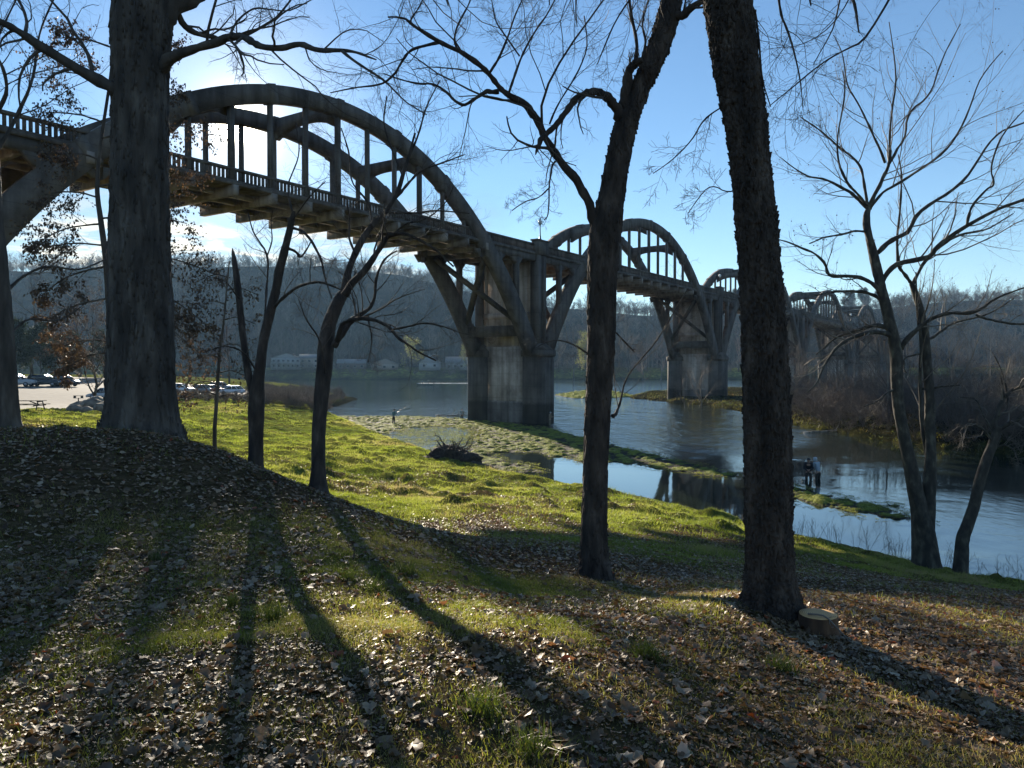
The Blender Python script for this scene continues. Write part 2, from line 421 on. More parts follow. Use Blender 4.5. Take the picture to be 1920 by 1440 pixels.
_HX = [-900, -300, 0, 330, 600, 760, 860, 1040, 1240, 1500, 1600, 1750, 1920, 2500, 3500]
_HY = [455, 470, 493, 480, 492, 505, 528, 566, 578, 572, 568, 553, 545, 520, 500]
def hill(x, y):
    yy = np.maximum(y, 1); px = 960 + F * x / yy
    px = np.where(y > 10, px, np.where(x > 0, 3500, -900))
    top = (689 - np.interp(px, _HX, _HY) - 15) / F * 760
    return np.maximum(top, 5) * sstep(480, 770, yy) * (1 + 0.22 * (n2(x, y, 0.007, 5, 4) - 0.5)) * (y > 10)
def ground_z(x, y, fine=True):
    x = np.asarray(x, float); y = np.asarray(y, float)
    z = zland(x, y)
    far = sstep(300, 420, np.hypot(x, y)); z = z * (1 - far) + 6.6 * far
    r = np.hypot(x, y)
    if fine:
        z = z + (n2(x, y, 0.35, 3, 4) - 0.5) * 0.16 * sstep(2, 14, r) + (n2(x, y, 2.2, 9, 3) - 0.5) * 0.045
        z = z + np.maximum(n2(x, y, 0.8, 21, 4) - 0.52, 0) * 1.5 * sstep(18, 30, r) * sstep(140, 90, r)
    sd = sdpoly(x, y, RIVER) + (n2(x, y, 0.5, 31, 3) - 0.5) * 1.2 * sstep(4, 60, r)
    shore = np.where(sd < 0, 0.04 + 0.42 * np.abs(sd) ** 0.9, -np.minimum(1.2, sd * 0.22))
    z = np.minimum(z, shore)
    si = sdpoly(x, y, ISLE) + (n2(x, y, 0.25, 41, 4) - 0.5) * 3.0
    isl = np.where(si > 0, 0.06 + 1.5 * (1 - np.exp(-si / 2.4)) * (0.45 + 0.9 * n2(x, y, 0.22, 45, 4)), -1.2)
    z = np.maximum(z, isl)
    return z + hill(x, y)

az = np.concatenate([np.linspace(-180, -55, 36, endpoint=False), np.linspace(-55, 50, 400, endpoint=False), np.linspace(50, 180, 37)[:-1]])
az = np.radians(az)
rr = np.exp(np.linspace(math.log(0.7), math.log(1900), 600))
A_, R_ = np.meshgrid(az, rr)
GX = R_ * np.sin(A_); GY = R_ * np.cos(A_)
GZ = ground_z(GX, GY)
na, nr = len(az), len(rr)
I = np.arange(nr * na).reshape(nr, na)
Q = np.stack([I[:-1], np.roll(I, -1, 1)[:-1], np.roll(I, -1, 1)[1:], I[1:]], -1).reshape(-1, 4)
cy = GY.ravel()[Q].mean(1)

def leafy(x, y):
    """how thickly fallen leaves cover the ground"""
    r = np.hypot(x, y); a = np.degrees(np.arctan2(x, y))
    nz = n2(x, y, 0.8, 61, 4)
    near = 0.72 * sstep(0.42, 0.60, nz) + 0.13
    right = sstep(6, 20, a) * sstep(24, 15, r) * sstep(3.6, 5.5, r + 0.02 * a)
    crest = sstep(6.5, 9.5, r) * sstep(20, 13, r) * sstep(8, -4, a) * 0.95
    slope = sstep(7, 9, r) * sstep(17, 12, r) * sstep(-14, -8, a) * sstep(30, 10, a)
    v = np.maximum.reduce([near * sstep(22, 10, r), right, crest, slope])
    far = (0.75 * sstep(0.46, 0.62, n2(x, y, 0.30, 66, 5)) + 0.35 * sstep(28, 18, r)) * (r > 15) * sstep(60, 32, r)
    left = sstep(-6, -22, a) * sstep(3.5, 6, r) * sstep(22, 18, r) * (0.45 + 0.5 * nz)
    return np.clip(np.maximum.reduce([v, far, left]), 0, 1)
def ground_mat():
    m, N, L = new_mat('ground_grass_and_leaf_litter')
    out = N.new('ShaderNodeOutputMaterial'); p = N.new('ShaderNodeBsdfPrincipled'); L.new(p.outputs[0], out.inputs[0])
    tc = N.new('ShaderNodeTexCoord')
    def nz(s, d=6, r=0.6):
        n = N.new('ShaderNodeTexNoise'); n.inputs['Scale'].default_value = s; n.inputs['Detail'].default_value = d; n.inputs['Roughness'].default_value = r
        L.new(tc.outputs['Object'], n.inputs['Vector']); return n.outputs[0]
    g = ramp(N, [(0.36, (0.04, 0.038, 0.014)), (0.5, (0.12, 0.135, 0.025)), (0.62, (0.27, 0.27, 0.06))]); L.new(nz(0.45, 12, 0.78), g.inputs[0])
    s = ramp(N, [(0.35, (0.035, 0.024, 0.015)), (0.55, (0.10, 0.068, 0.042)), (0.7, (0.19, 0.13, 0.085))]); L.new(nz(7, 10, 0.7), s.inputs[0])
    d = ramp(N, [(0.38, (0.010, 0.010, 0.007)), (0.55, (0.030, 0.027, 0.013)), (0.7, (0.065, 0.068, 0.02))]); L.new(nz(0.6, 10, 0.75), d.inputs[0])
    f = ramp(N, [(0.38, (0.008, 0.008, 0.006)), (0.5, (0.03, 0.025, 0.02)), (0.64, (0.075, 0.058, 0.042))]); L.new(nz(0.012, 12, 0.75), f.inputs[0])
    def mix(a, b, att):
        t = N.new('ShaderNodeAttribute'); t.attribute_name = att
        x = N.new('ShaderNodeMix'); x.data_type = 'RGBA'; L.new(t.outputs['Fac'], x.inputs[0]); L.new(a, x.inputs[6]); L.new(b, x.inputs[7]); return x.outputs[2]
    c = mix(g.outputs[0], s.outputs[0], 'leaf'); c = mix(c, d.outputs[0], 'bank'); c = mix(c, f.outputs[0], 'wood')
    L.new(c, p.inputs['Base Color']); p.inputs['Roughness'].default_value = 0.95; p.inputs['Specular IOR Level'].default_value = 0.0
    b = N.new('ShaderNodeBump'); b.inputs['Strength'].default_value = 0.9; b.inputs['Distance'].default_value = 0.05
    L.new(nz(9, 9, 0.75), b.inputs['Height']); L.new(b.outputs[0], p.inputs['Normal'])
    return m
M_ground = ground_mat()
X_, Y_ = GX.ravel(), GY.ravel(); r_ = np.hypot(X_, Y_)
leafv = leafy(X_, Y_)
siv = sdpoly(X_, Y_, ISLE)
sdr = sdpoly(X_, Y_, RIVER)
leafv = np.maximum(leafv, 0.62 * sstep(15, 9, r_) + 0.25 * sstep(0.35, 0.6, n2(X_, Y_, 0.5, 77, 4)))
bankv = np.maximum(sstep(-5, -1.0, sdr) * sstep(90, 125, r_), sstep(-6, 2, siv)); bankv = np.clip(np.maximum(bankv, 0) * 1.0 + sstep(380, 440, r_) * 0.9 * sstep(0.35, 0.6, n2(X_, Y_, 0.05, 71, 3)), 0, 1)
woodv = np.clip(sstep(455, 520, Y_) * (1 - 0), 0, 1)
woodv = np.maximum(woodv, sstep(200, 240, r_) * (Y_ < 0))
def attr(o, name, vals):
    a = o.data.attributes.new(name, 'FLOAT', 'POINT'); a.data.foreach_set('value', np.asarray(vals, np.float32))
def sheet(name, sel, label, cap=False):
    used = np.unique(Q[sel]); remap = np.full(nr * na, -1); remap[used] = np.arange(len(used))
    mb = MB(); V = np.stack([X_, Y_, GZ.ravel()], -1)[used]
    mb.add(V, remap[Q[sel]])
    if cap: mb.ngon(list(remap[I[0]])[::-1])
    o = mb.build(name, M_ground, smooth=True, label=label, kind='structure')
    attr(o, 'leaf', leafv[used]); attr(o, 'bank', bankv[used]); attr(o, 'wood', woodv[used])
    return o
sheet('ground', cy <= 500, 'grassy river bank and meadow strewn with brown fallen leaves', True)
sheet('hills', cy > 500, 'wooded bluff rising beyond the river')

# low mossy gravel bars lying in the river
def bar(name, poly, step, amp, label, puddle=None, seed=0):
    pl = np.array(poly); x0, y0 = pl.min(0) - 2; x1, y1 = pl.max(0) + 2
    xs = np.arange(x0, x1, step); ys = np.arange(y0, y1, step); X, Y = np.meshgrid(xs, ys)
    sd = sdpoly(X, Y, poly) + (n2(X, Y, 0.6, 81 + seed, 3) - 0.5) * 1.4
    hum = np.maximum(n2(X, Y, 1.7, 83 + seed, 4) - 0.44, -0.03)
    Z = -0.10 + sstep(-0.2, 1.6, sd) * 0.12 + hum * amp * sstep(0, 1.5, sd)
    if puddle is not None:
        c, rad = puddle; q = np.hypot(X - c[0], (Y - c[1]) * 0.35) + (n2(X, Y, 0.4, 88, 3) - 0.5) * 3
        Z = Z - 0.25 * sstep(rad, rad * 0.6, q)
    Z = np.where(sd < -0.8, -0.3, Z)
    ny, nx = X.shape; J = np.arange(ny * nx).reshape(ny, nx)
    q = np.stack([J[:-1, :-1], J[:-1, 1:], J[1:, 1:], J[1:, :-1]], -1).reshape(-1, 4)
    keep = (sd.ravel()[q].max(1) > -1.2); q = q[keep]
    used = np.unique(q); rm = np.full(ny * nx, -1); rm[used] = np.arange(len(used))
    mb = MB(); mb.add(np.stack([X.ravel(), Y.ravel(), Z.ravel()], -1)[used], rm[q])
    o = mb.build(name, M_bar, smooth=True, label=label, kind='structure')
    return (X, Y, Z, sd)
def bar_mat():
    m, N, L = new_mat('mossy_gravel')
    out = N.new('ShaderNodeOutputMaterial'); p = N.new('ShaderNodeBsdfPrincipled'); L.new(p.outputs[0], out.inputs[0])
    tc = N.new('ShaderNodeTexCoord'); geo = N.new('ShaderNodeNewGeometry'); sx = N.new('ShaderNodeSeparateXYZ'); L.new(geo.outputs['Position'], sx.inputs[0])
    n = N.new('ShaderNodeTexNoise'); n.inputs['Scale'].default_value = 1.6; n.inputs['Detail'].default_value = 8; L.new(tc.outputs['Object'], n.inputs['Vector'])
    mr = N.new('ShaderNodeMapRange'); L.new(sx.outputs[2], mr.inputs[0]); mr.inputs[1].default_value = 0.0; mr.inputs[2].default_value = 0.13
    ad = N.new('ShaderNodeMath'); ad.operation = 'MULTIPLY_ADD'; L.new(n.outputs[0], ad.inputs[0]); ad.inputs[1].default_value = 1.2; L.new(mr.outputs[0], ad.inputs[2])
    r = ramp(N, [(0.42, (0.018, 0.015, 0.011)), (0.58, (0.06, 0.052, 0.032)), (0.75, (0.10, 0.12, 0.025)), (1.0, (0.20, 0.22, 0.04))])
    mm = N.new('ShaderNodeMath'); mm.operation = 'MULTIPLY'; mm.inputs[1].default_value = 0.68; L.new(ad.outputs[0], mm.inputs[0]); L.new(mm.outputs[0], r.inputs[0])
    L.new(r.outputs[0], p.inputs['Base Color']); p.inputs['Roughness'].default_value = 0.8; p.inputs['Specular IOR Level'].default_value = 0.1
    b = N.new('ShaderNodeBump'); b.inputs['Strength'].default_value = 1; b.inputs['Distance'].default_value = 0.1
    n3 = N.new('ShaderNodeTexNoise'); n3.inputs['Scale'].default_value = 5; n3.inputs['Detail'].default_value = 8; L.new(tc.outputs['Object'], n3.inputs['Vector'])
    L.new(n3.outputs[0], b.inputs['Height']); L.new(b.outputs[0], p.inputs['Normal'])
    return m
M_bar = bar_mat()
bar('gravel_bar', BAR, 0.17, 0.6, 'mossy gravel bar with puddles reaching into the river', (P2(800, 822), 6.0))
bar('mossy_spit', STRIP, 0.12, 0.7, 'narrow mossy spit lying in the calm water on the right', seed=5)
bar('debris_shoal', DEBRIS, 0.4, 2.0, 'low shoal of driftwood and gravel beside the bridge pier', seed=9)

# ------------------------------------------------------------------ river
def water_mat():
    m, N, L = new_mat('river_water')
    out = N.new('ShaderNodeOutputMaterial'); p = N.new('ShaderNodeBsdfPrincipled'); L.new(p.outputs[0], out.inputs[0])
    p.inputs['Base Color'].default_value = (0.018, 0.026, 0.020, 1); p.inputs['Roughness'].default_value = 0.03; p.inputs['IOR'].default_value = 1.62
    p.inputs['Specular IOR Level'].default_value = 0.8
    tc = N.new('ShaderNodeTexCoord'); mp = N.new('ShaderNodeMapping'); mp.inputs['Rotation'].default_value = (0, 0, 0.5); mp.inputs['Scale'].default_value = (1, 0.55, 1)
    L.new(tc.outputs['Object'], mp.inputs[0])
    n1 = N.new('ShaderNodeTexNoise'); n1.inputs['Scale'].default_value = 1.3; n1.inputs['Detail'].default_value = 6; n1.inputs['Roughness'].default_value = 0.6; L.new(mp.outputs[0], n1.inputs['Vector'])
    n2_ = N.new('ShaderNodeTexNoise'); n2_.inputs['Scale'].default_value = 0.35; n2_.inputs['Detail'].default_value = 4; L.new(mp.outputs[0], n2_.inputs['Vector'])
    at = N.new('ShaderNodeAttribute'); at.attribute_name = 'ripple'
    h = N.new('ShaderNodeMath'); h.operation = 'MULTIPLY_ADD'; L.new(n2_.outputs[0], h.inputs[0]); h.inputs[1].default_value = 2.0; L.new(n1.outputs[0], h.inputs[2])
    h2 = N.new('ShaderNodeMath'); h2.operation = 'MULTIPLY'; L.new(h.outputs[0], h2.inputs[0]); L.new(at.outputs['Fac'], h2.inputs[1])
    b = N.new('ShaderNodeBump'); b.inputs['Strength'].default_value = 1.0; b.inputs['Distance'].default_value = 0.24
    L.new(h2.outputs[0], b.inputs['Height']); L.new(b.outputs[0], p.inputs['Normal'])
    return m
M_water = water_mat()
raz = np.radians(np.linspace(-75, 100, 120)); rrr = np.exp(np.linspace(math.log(12), math.log(1300), 160))
A2, R2 = np.meshgrid(raz, rrr); WX = R2 * np.sin(A2); WY = R2 * np.cos(A2)
J = np.arange(WX.size).reshape(WX.shape)
q = np.stack([J[:-1, :-1], J[:-1, 1:], J[1:, 1:], J[1:, :-1]], -1).reshape(-1, 4)
ctr = WX.ravel()[q].mean(1), WY.ravel()[q].mean(1)
keep = (sdpoly(ctr[0], ctr[1], RIVER) > -12)
q = q[keep]; used = np.unique(q); rm = np.full(WX.size, -1); rm[used] = np.arange(len(used))
mb = MB(); mb.add(np.stack([WX.ravel(), WY.ravel(), np.zeros(WX.size)], -1)[used], rm[q])
river = mb.build('river', M_water, smooth=False, label='shallow river with calm pools and rippled current', kind='structure')
wx, wy = WX.ravel()[used], WY.ravel()[used]
wpx = 960 + F * wx / np.maximum(wy, 3); wpy = 689 + F * EZ / np.maximum(wy, 3)
rip = 0.9 * sstep(885, 820, wpy + 0.15 * np.maximum(wpx - 1300, 0)) + 0.02
pool = sstep(-3, 4, sdpoly(wx, wy, [P2(*c) for c in [(700, 830), (1000, 850), (1230, 882), (1480, 900), (1500, 1100), (800, 1000)]]))
rip = rip * (1 - pool) + 0.012 * pool
rip = rip * (0.2 + 1.1 * n2(wx, wy, 0.03, 91, 3)) * np.where(wpx < 900, 0.5, 1.0)
rip = np.maximum(rip, 0.10 * sstep(0.5, 0.65, n2(wx, wy, 0.09, 95, 3)) * (1 - pool))
attr(river, 'ripple', rip)

# haze: real air between the camera and the far bluff
def haze():
    m = bpy.data.materials.new('haze_air'); m.use_nodes = True; N = m.node_tree.nodes; N.clear()
    out = N.new('ShaderNodeOutputMaterial'); v = N.new('ShaderNodeVolumePrincipled')
    v.inputs['Color'].default_value = (0.38, 0.66, 1.0, 1); v.inputs['Density'].default_value = HAZE_D; v.inputs['Anisotropy'].default_value = HAZE_G
    m.node_tree.links.new(v.outputs[0], out.inputs['Volume'])
    mb = MB(); mb.box((0, 0, (170 - 2.5) / 2), (4200, 4200, 172.5))
    mb.build('haze', m, label='thin blue river haze filling the valley air', kind='stuff')
HAZE_D = 0.00011
HAZE_G = 0.25
haze()
# ------------------------------------------------------------------ the concrete rainbow-arch bridge
BA = math.atan(0.672)
BD = np.array([math.sin(BA), math.cos(BA), 0]); BN = np.array([-math.cos(BA), math.sin(BA), 0]); BZ = np.array([0, 0, 1.0])
BRM = np.stack([BD, BN, BZ], 1)
SPAN = 65.9; HS = SPAN / 2
B0 = BN * 50.1 + BD * 47.4          # middle of the nearest arch, on its near rib
WB = 8.4                             # rib spacing
ZR = EZ + 15.05                      # top of the railing
ZD = ZR - 1.0                        # roadway
ZB = EZ + 12.95                      # underside of the floor beams
ZC = EZ + 22.45                      # arch crown centreline
ARC, ARC4 = 0.0168, 4.2e-6
def Bp(s, w, z): return B0 + BD * s + BN * w + BZ * z
def bbox(mb, s0, s1, w0, w1, z0, z1, tint=None):
    mb.box(Bp((s0 + s1) / 2, (w0 + w1) / 2, (z0 + z1) / 2), (abs(s1 - s0), abs(w1 - w0), abs(z1 - z0)), BRM, tint)
bridge = empty('concrete_bridge', Bp(HS, WB / 2, 0), 'long weathered concrete bridge of rainbow arches carrying a balustraded road across the river', 'bridge')
def arcz(s): return ZC - ARC * s * s - ARC4 * s ** 4
def arcs(s): return -2 * ARC * s - 4 * ARC4 * s ** 3
def rib_mesh(c, w):
    mb = MB(); S = np.linspace(-HS + 1.75, HS - 1.75, 61); ring = []
    for s in S:
        th = (1.30 + 1.0 * (abs(s) / HS) ** 2) / 2; sl = arcs(s); n = math.hypot(1, sl); nx, nz = -sl / n, 1 / n; hw = 0.45
        z = arcz(s)
        for (a, b) in ((-hw, -1), (hw, -1), (hw, 1), (-hw, 1)):
            ring.append(Bp(c + s + nx * th * b, w + a, z + nz * th * b))
    V = np.array(ring); K = len(S); f = []
    for k in range(K - 1):
        for j in range(4): f.append([k * 4 + j, k * 4 + (j + 1) % 4, k * 4 + 4 + (j + 1) % 4, k * 4 + 4 + j])
    f += [[3, 2, 1, 0], [K * 4 - 4, K * 4 - 3, K * 4 - 2, K * 4 - 1]]
    mb.add(V, f)
    # construction joint collars that stand slightly proud
    for s in (-21.6, -14.4, -7.2, 0, 7.2, 14.4, 21.6):
        th = (1.30 + 1.0 * (abs(s) / HS) ** 2) / 2 + 0.07; sl = arcs(s); n = math.hypot(1, sl); t = BD / n + BZ * sl / n; u = -BD * sl / n + BZ / n
        mb.box(Bp(c + s, w, arcz(s)), (0.75, 1.04, 2 * th), np.stack([t, BN, u], 1))
    return mb
HP = 3.59
def arch_span(i):
    c = i * SPAN
    sp = bpy.data.objects.new('arch_span', None); col.objects.link(sp); sp.parent = bridge; sp.empty_display_size = 0.3
    for w in (0, WB):
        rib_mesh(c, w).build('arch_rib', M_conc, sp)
    for w in (0, WB):
        for k in range(-5, 6):
            s = k * HP; hw = 0.22 if k in (0, 3, -3) and w == 0 else 0.165
            sl = abs(arcs(s)); th = (1.3 + .75 * (s / HS) ** 2) / 2
            mb = MB(); bbox(mb, c + s - hw, c + s + hw, w - 0.17, w + 0.17, ZB + 0.05, arcz(s) - th * 0.6); mb.build('hanger', M_conc, sp)
        for s in (-28.0, -24.4, -20.9, 20.9, 24.4, 28.0):
            k = s
            mb = MB(); bbox(mb, c + s - 0.27, c + s + 0.27, w - 0.30, w + 0.30, arcz(s) + 0.2, ZB + 0.1)
            sg = 1 if k < 0 else -1         # haunch under the deck
            for q in (1, -1):
                a = c + s + q * 0.27; p = [Bp(a, w - 0.27, ZB - 0.8), Bp(a, w + 0.27, ZB - 0.8), Bp(a, w + 0.3, ZB), Bp(a, w - 0.3, ZB)]
                p2 = [Bp(a + q * 0.06, w - 0.27, ZB - 0.8), Bp(a + q * 0.06, w + 0.27, ZB - 0.8), Bp(a + q * 0.8, w + 0.27, ZB), Bp(a + q * 0.8, w - 0.27, ZB)]
                mb.add(p + p2, [[0, 1, 2, 3], [4, 5, 6, 7], [0, 1, 5, 4], [1, 2, 6, 5], [2, 3, 7, 6], [3, 0, 4, 7]])
            mb.build('spandrel_column', M_conc, sp)
    # arched wind braces between the two ribs
    for k in (-3, 0, 3):
        s = k * HP; z = arcz(s); n = 13; mb = MB(); V = []
        for j in range(n):
            w = 0.45 + (WB - 0.9) * j / (n - 1); q = abs(2 * j / (n - 1) - 1)
            for (ds, zz) in ((-0.3, z - 0.55 - 0.9 * q ** 2.5), (0.3, z - 0.55 - 0.9 * q ** 2.5), (0.3, z + 0.45), (-0.3, z + 0.45)):
                V.append(Bp(c + s + ds, w, zz))
        f = []
        for a in range(n - 1):
            for j in range(4): f.append([a * 4 + j, a * 4 + (j + 1) % 4, a * 4 + 4 + (j + 1) % 4, a * 4 + 4 + j])
        f += [[3, 2, 1, 0], [n * 4 - 4, n * 4 - 3, n * 4 - 2, n * 4 - 1]]
        mb.add(V, f); mb.build('wind_brace', M_conc, sp)
    # cross bracing of the legs below the road
    for sg in (-1, 1):
        s1, s2 = 22.6 * sg, 28.9 * sg; z1, z2 = arcz(s1), arcz(s2)
        if i == 0 and sg < 0: continue
        for a, b in (((c + s1, 0.5, z1), (c + s2, WB - 0.5, z2)), ((c + s1, WB - 0.5, z1), (c + s2, 0.5, z2))):
            A, B = Bp(*a), Bp(*b); d = B - A; Ln = np.linalg.norm(d); d /= Ln; u = np.cross(d, BD); u /= np.linalg.norm(u); v = np.cross(u, d)
            off = 0.003 if b[1] > a[1] else 0
            mb = MB(); mb.box((A + B) / 2, (Ln, 0.5 + off * 4, 0.55 + off * 4), np.stack([d, u, v], 1)); mb.build('cross_brace', M_conc, sp)
        s3 = c + 29.6 * sg; z3 = arcz(29.6)
        mb = MB(); bbox(mb, s3 - 0.35, s3 + 0.35, 0.4, WB - 0.4, z3 - 0.75, z3 + 0.55)
        for q in range(7): bbox(mb, s3 - 0.40, s3 + 0.40, 1.5 + q * 0.85, 1.9 + q * 0.85, z3 - 0.45, z3 + 0.2)
        mb.build('tie_beam', M_conc, sp)
    # railings with balusters and posts
    for w, o in ((0.0, -0.05), (WB, 0.05)):
        mb = MB()
        bbox(mb, c - HS, c + HS, w + o - 0.17, w + o + 0.17, ZR - 0.20, ZR)
        bbox(mb, c - HS, c + HS, w + o - 0.15, w + o + 0.15, ZD - 0.08, ZD + 0.10)
        st = 0.36
        n = int(SPAN / st)
        for k in range(n):
            s = c - HS + (k + 0.5) * st
            bbox(mb, s - 0.085, s + 0.085, w + o - 0.085, w + o + 0.085, ZD + 0.10, ZR - 0.20)
        mb.build('railing', M_conc, sp)
        for k in range(-9, 10):
            if abs(k) <= 5: continue
            s = c + k * HP; bbox(mb, s - 0.24, s + 0.24, w + o - 0.24, w + o + 0.24, ZD - 0.1, ZR + 0.06)
    mb = MB()
    for k in range(-9, 10):
        s = c + k * HP
        if abs(k) <= 6: bbox(mb, s - 0.24, s + 0.24, -0.55, WB + 0.55, ZB, ZD - 0.35)
        else: bbox(mb, s - 0.24, s + 0.24, 0.28, WB - 0.28, ZB - 0.05, ZD - 0.35)
    for w in (1.9, 4.2, 6.5): bbox(mb, c - HS, c + HS, w - 0.15, w + 0.15, ZB + 0.35, ZD - 0.34)
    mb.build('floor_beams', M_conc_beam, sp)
    mb = MB()
    for w in (0.0, WB):
        for sg in (-1, 1): mb = MB(); bbox(mb, c + sg * 22.6, c + sg * HS, w - 0.27, w + 0.27, ZB - 0.02, ZD - 0.36); mb.build('edge_girder', M_conc, sp)
for i in range(5): arch_span(i)
mb = MB(); bbox(mb, -HS - 60, 4.5 * SPAN + 90, -0.42, WB + 0.42, ZD - 0.36, ZD - 0.09); mb.build('deck_slab', M_conc, bridge)
M_road = mat('old_asphalt', [(0.3, (0.04, 0.04, 0.04)), (0.7, (0.075, 0.073, 0.07))], 3, 0.9)
mb = MB(); bbox(mb, -HS - 60, 4.5 * SPAN + 90, 0.6, WB - 0.6, ZD - 0.086, ZD - 0.02); mb.build('roadway', M_road, bridge)
for a, b in ((-HS - 60, -HS), (4.5 * SPAN, 4.5 * SPAN + 90)):
    for w in (-0.05, WB + 0.05):
        mb = MB(); bbox(mb, a, b, w - 0.17, w + 0.17, ZR - 0.2, ZR); bbox(mb, a, b, w - 0.15, w + 0.15, ZD - 0.08, ZD + 0.1)
        for k in range(int((b - a) / 0.4)):
            s = a + (k + 0.5) * 0.4; bbox(mb, s - 0.09, s + 0.09, w - 0.09, w + 0.09, ZD + 0.1, ZR - 0.2)
        mb.build('approach_railing', M_conc, bridge)
    mb = MB()
    for w in (0.6, WB - 0.6): bbox(mb, a, b, w - 0.3, w + 0.3, ZB - 0.3, ZD - 0.36)
    mb.build('approach_girders', M_conc, bridge)
def oct_prism(mb, s, w, rs, rw, z0, z1, k=0.28, top=None):
    pl = []
    for (a, b) in ((1 - k, 1), (1, 1 - k), (1, -1 + k), (1 - k, -1), (-1 + k, -1), (-1, -1 + k), (-1, 1 - k), (-1 + k, 1)): pl.append((a * rs, b * rw))
    pl = pl[::-1]
    t = top if top is not None else 1.0
    n = 8; base = mb.n
    V = [Bp(s + a, w + b, z0) for a, b in pl] + [Bp(s + a * t, w + b * t, z1) for a, b in pl]
    mb.add(V, [[i, (i + 1) % n, n + (i + 1) % n, n + i] for i in range(n)])
    mb.fn.append([base + i for i in range(n)][::-1]); mb.fn.append([base + n + i for i in range(n)])
def pier(i, zb=-1.5):
    c = HS + (i - 1) * SPAN
    pr = bpy.data.objects.new('pier', None); col.objects.link(pr); pr.parent = bridge
    zc = EZ + 2.1
    mb = MB(); bbox(mb, c - 0.95, c + 0.95, 0.9, WB - 0.9, zb, zc + 0.5); bbox(mb, c - 1.1, c + 1.1, 1.2, WB - 1.2, zb, 2.6)
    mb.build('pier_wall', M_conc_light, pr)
    for w in (0, WB):
        mb = MB(); oct_prism(mb, c, w, 1.85, 1.45, zb, zc - 0.75); oct_prism(mb, c, w, 2.02, 1.62, zc - 0.75, zc, 0.26); oct_prism(mb, c, w, 1.9, 1.5, zc, zc + 0.85, 0.28, 0.45)
        for q in (-0.8, 0, 0.8): bbox(mb, c + q - 0.14, c + q + 0.14, w - 1.53 if w == 0 else w + 1.3, w - 1.3 if w == 0 else w + 1.53, zb, zc - 1.1)
        mb.build('pilaster', M_conc, pr)
        mb = MB(); bbox(mb, c - 0.95, c - 0.25, w - 0.55, w + 0.55, zc, ZD - 0.36); bbox(mb, c + 0.25, c + 0.95, w - 0.55, w + 0.55, zc, ZD - 0.36); bbox(mb, c - 0.25, c + 0.25, w - 0.42, w + 0.42, zc, ZD - 0.36)
        mb.build('pier_post', M_conc, pr)
        mb = MB(); s_ = -0.25 if w == 0 else 0.25
        bbox(mb, c - 1.3, c + 1.3, w + s_ - 0.42, w + s_ + 0.42, ZD - 0.3, ZR + 0.32); bbox(mb, c - 1.42, c + 1.42, w + s_ - 0.52, w + s_ + 0.52, ZR + 0.32, ZR + 0.5)
        mb.build('parapet_block', M_conc, pr)
    mb = MB(); bbox(mb, c - 0.5, c + 0.5, 0.5, WB - 0.5, zc + 0.4, ZB + 0.3)
    for q in (0.9, 3.2, 5.2, 7.5): bbox(mb, c - 0.62, c + 0.62, q - 0.28, q + 0.28, zc + 0.5, ZB + 0.2)
    bbox(mb, c - 0.7, c + 0.7, 0.55, WB - 0.55, EZ + 6.1, EZ + 6.8)
    mb.build('spandrel_wall', M_conc_light, pr)
for i in range(0, 6): pier(i)
def bent(s, zb):
    mb = MB()
    for w in (0.6, WB - 0.6): bbox(mb, s - 0.5, s + 0.5, w - 0.5, w + 0.5, zb, ZB - 0.3)
    bbox(mb, s - 0.6, s + 0.6, -0.2, WB + 0.2, ZB - 1.2, ZB - 0.31); mb.build('approach_bent', M_conc, bridge)
for s in (-HS - 15, -HS - 30, -HS - 45, -HS - 58): bent(s, 1.0)
for s in (15, 30, 45, 60, 75, 88): bent(4.5 * SPAN + s, 1.0)

# lamp standards on the parapet blocks
M_iron = mat('dark_iron', [(0.3, (0.03, 0.032, 0.035)), (0.7, (0.05, 0.05, 0.055))], 8, 0.45, metal=0.6)
M_glass_lamp = mat('lamp_glass', [(0.5, (0.85, 0.85, 0.80))], 1, 0.25)
def lathe(mb, c, prof, sides=14):
    c = np.asarray(c, float); th = np.linspace(0, 2 * np.pi, sides, endpoint=False); V = []
    for r, z in prof: V += [c + np.array([r * math.cos(t), r * math.sin(t), z]) for t in th]
    f = []
    for k in range(len(prof) - 1):
        for j in range(sides): f.append([k * sides + j, k * sides + (j + 1) % sides, (k + 1) * sides + (j + 1) % sides, (k + 1) * sides + j])
    b = mb.n; mb.add(V, f); mb.fn.append([b + j for j in range(sides)][::-1]); mb.fn.append([b + (len(prof) - 1) * sides + j for j in range(sides)])
LAMPL = ['tall lamp standard on the parapet right above the nearest bridge pier', 'lamp standard above the second pier, before the third arch', 'lamp standard above the third pier, before the most distant arch in view',
         'lamp standard far along the bridge beyond its last visible arch', 'lamp standard at the far end pier of the bridge', 'lamp standard above the pier hidden at the left']
for n_, i in enumerate((1, 2, 3, 4, 5)):
    c = HS + (i - 1) * SPAN; p = Bp(c, -0.25, ZR + 0.5)
    t = empty('lamp_standard', p, LAMPL[n_], 'street lamp', 'lamp standards on the bridge')
    k = 1.0 + 0.0 * i
    mb = MB(); lathe(mb, p, [(0.20, 0), (0.20, 0.12), (0.13, 0.2), (0.10, 0.5), (0.075, 0.6), (0.055, 1.7), (0.09, 1.78), (0.05, 1.85)]); mb.build('pole', M_iron, t, smooth=True)
    mb = MB(); lathe(mb, p, [(0.07, 1.85), (0.20, 2.0), (0.25, 2.2), (0.20, 2.4), (0.08, 2.5)]); mb.build('globe', M_glass_lamp, t, smooth=True)
    mb = MB(); lathe(mb, p, [(0.10, 2.5), (0.12, 2.54), (0.03, 2.62), (0.02, 2.75)]); mb.build('finial', M_iron, t, smooth=True)
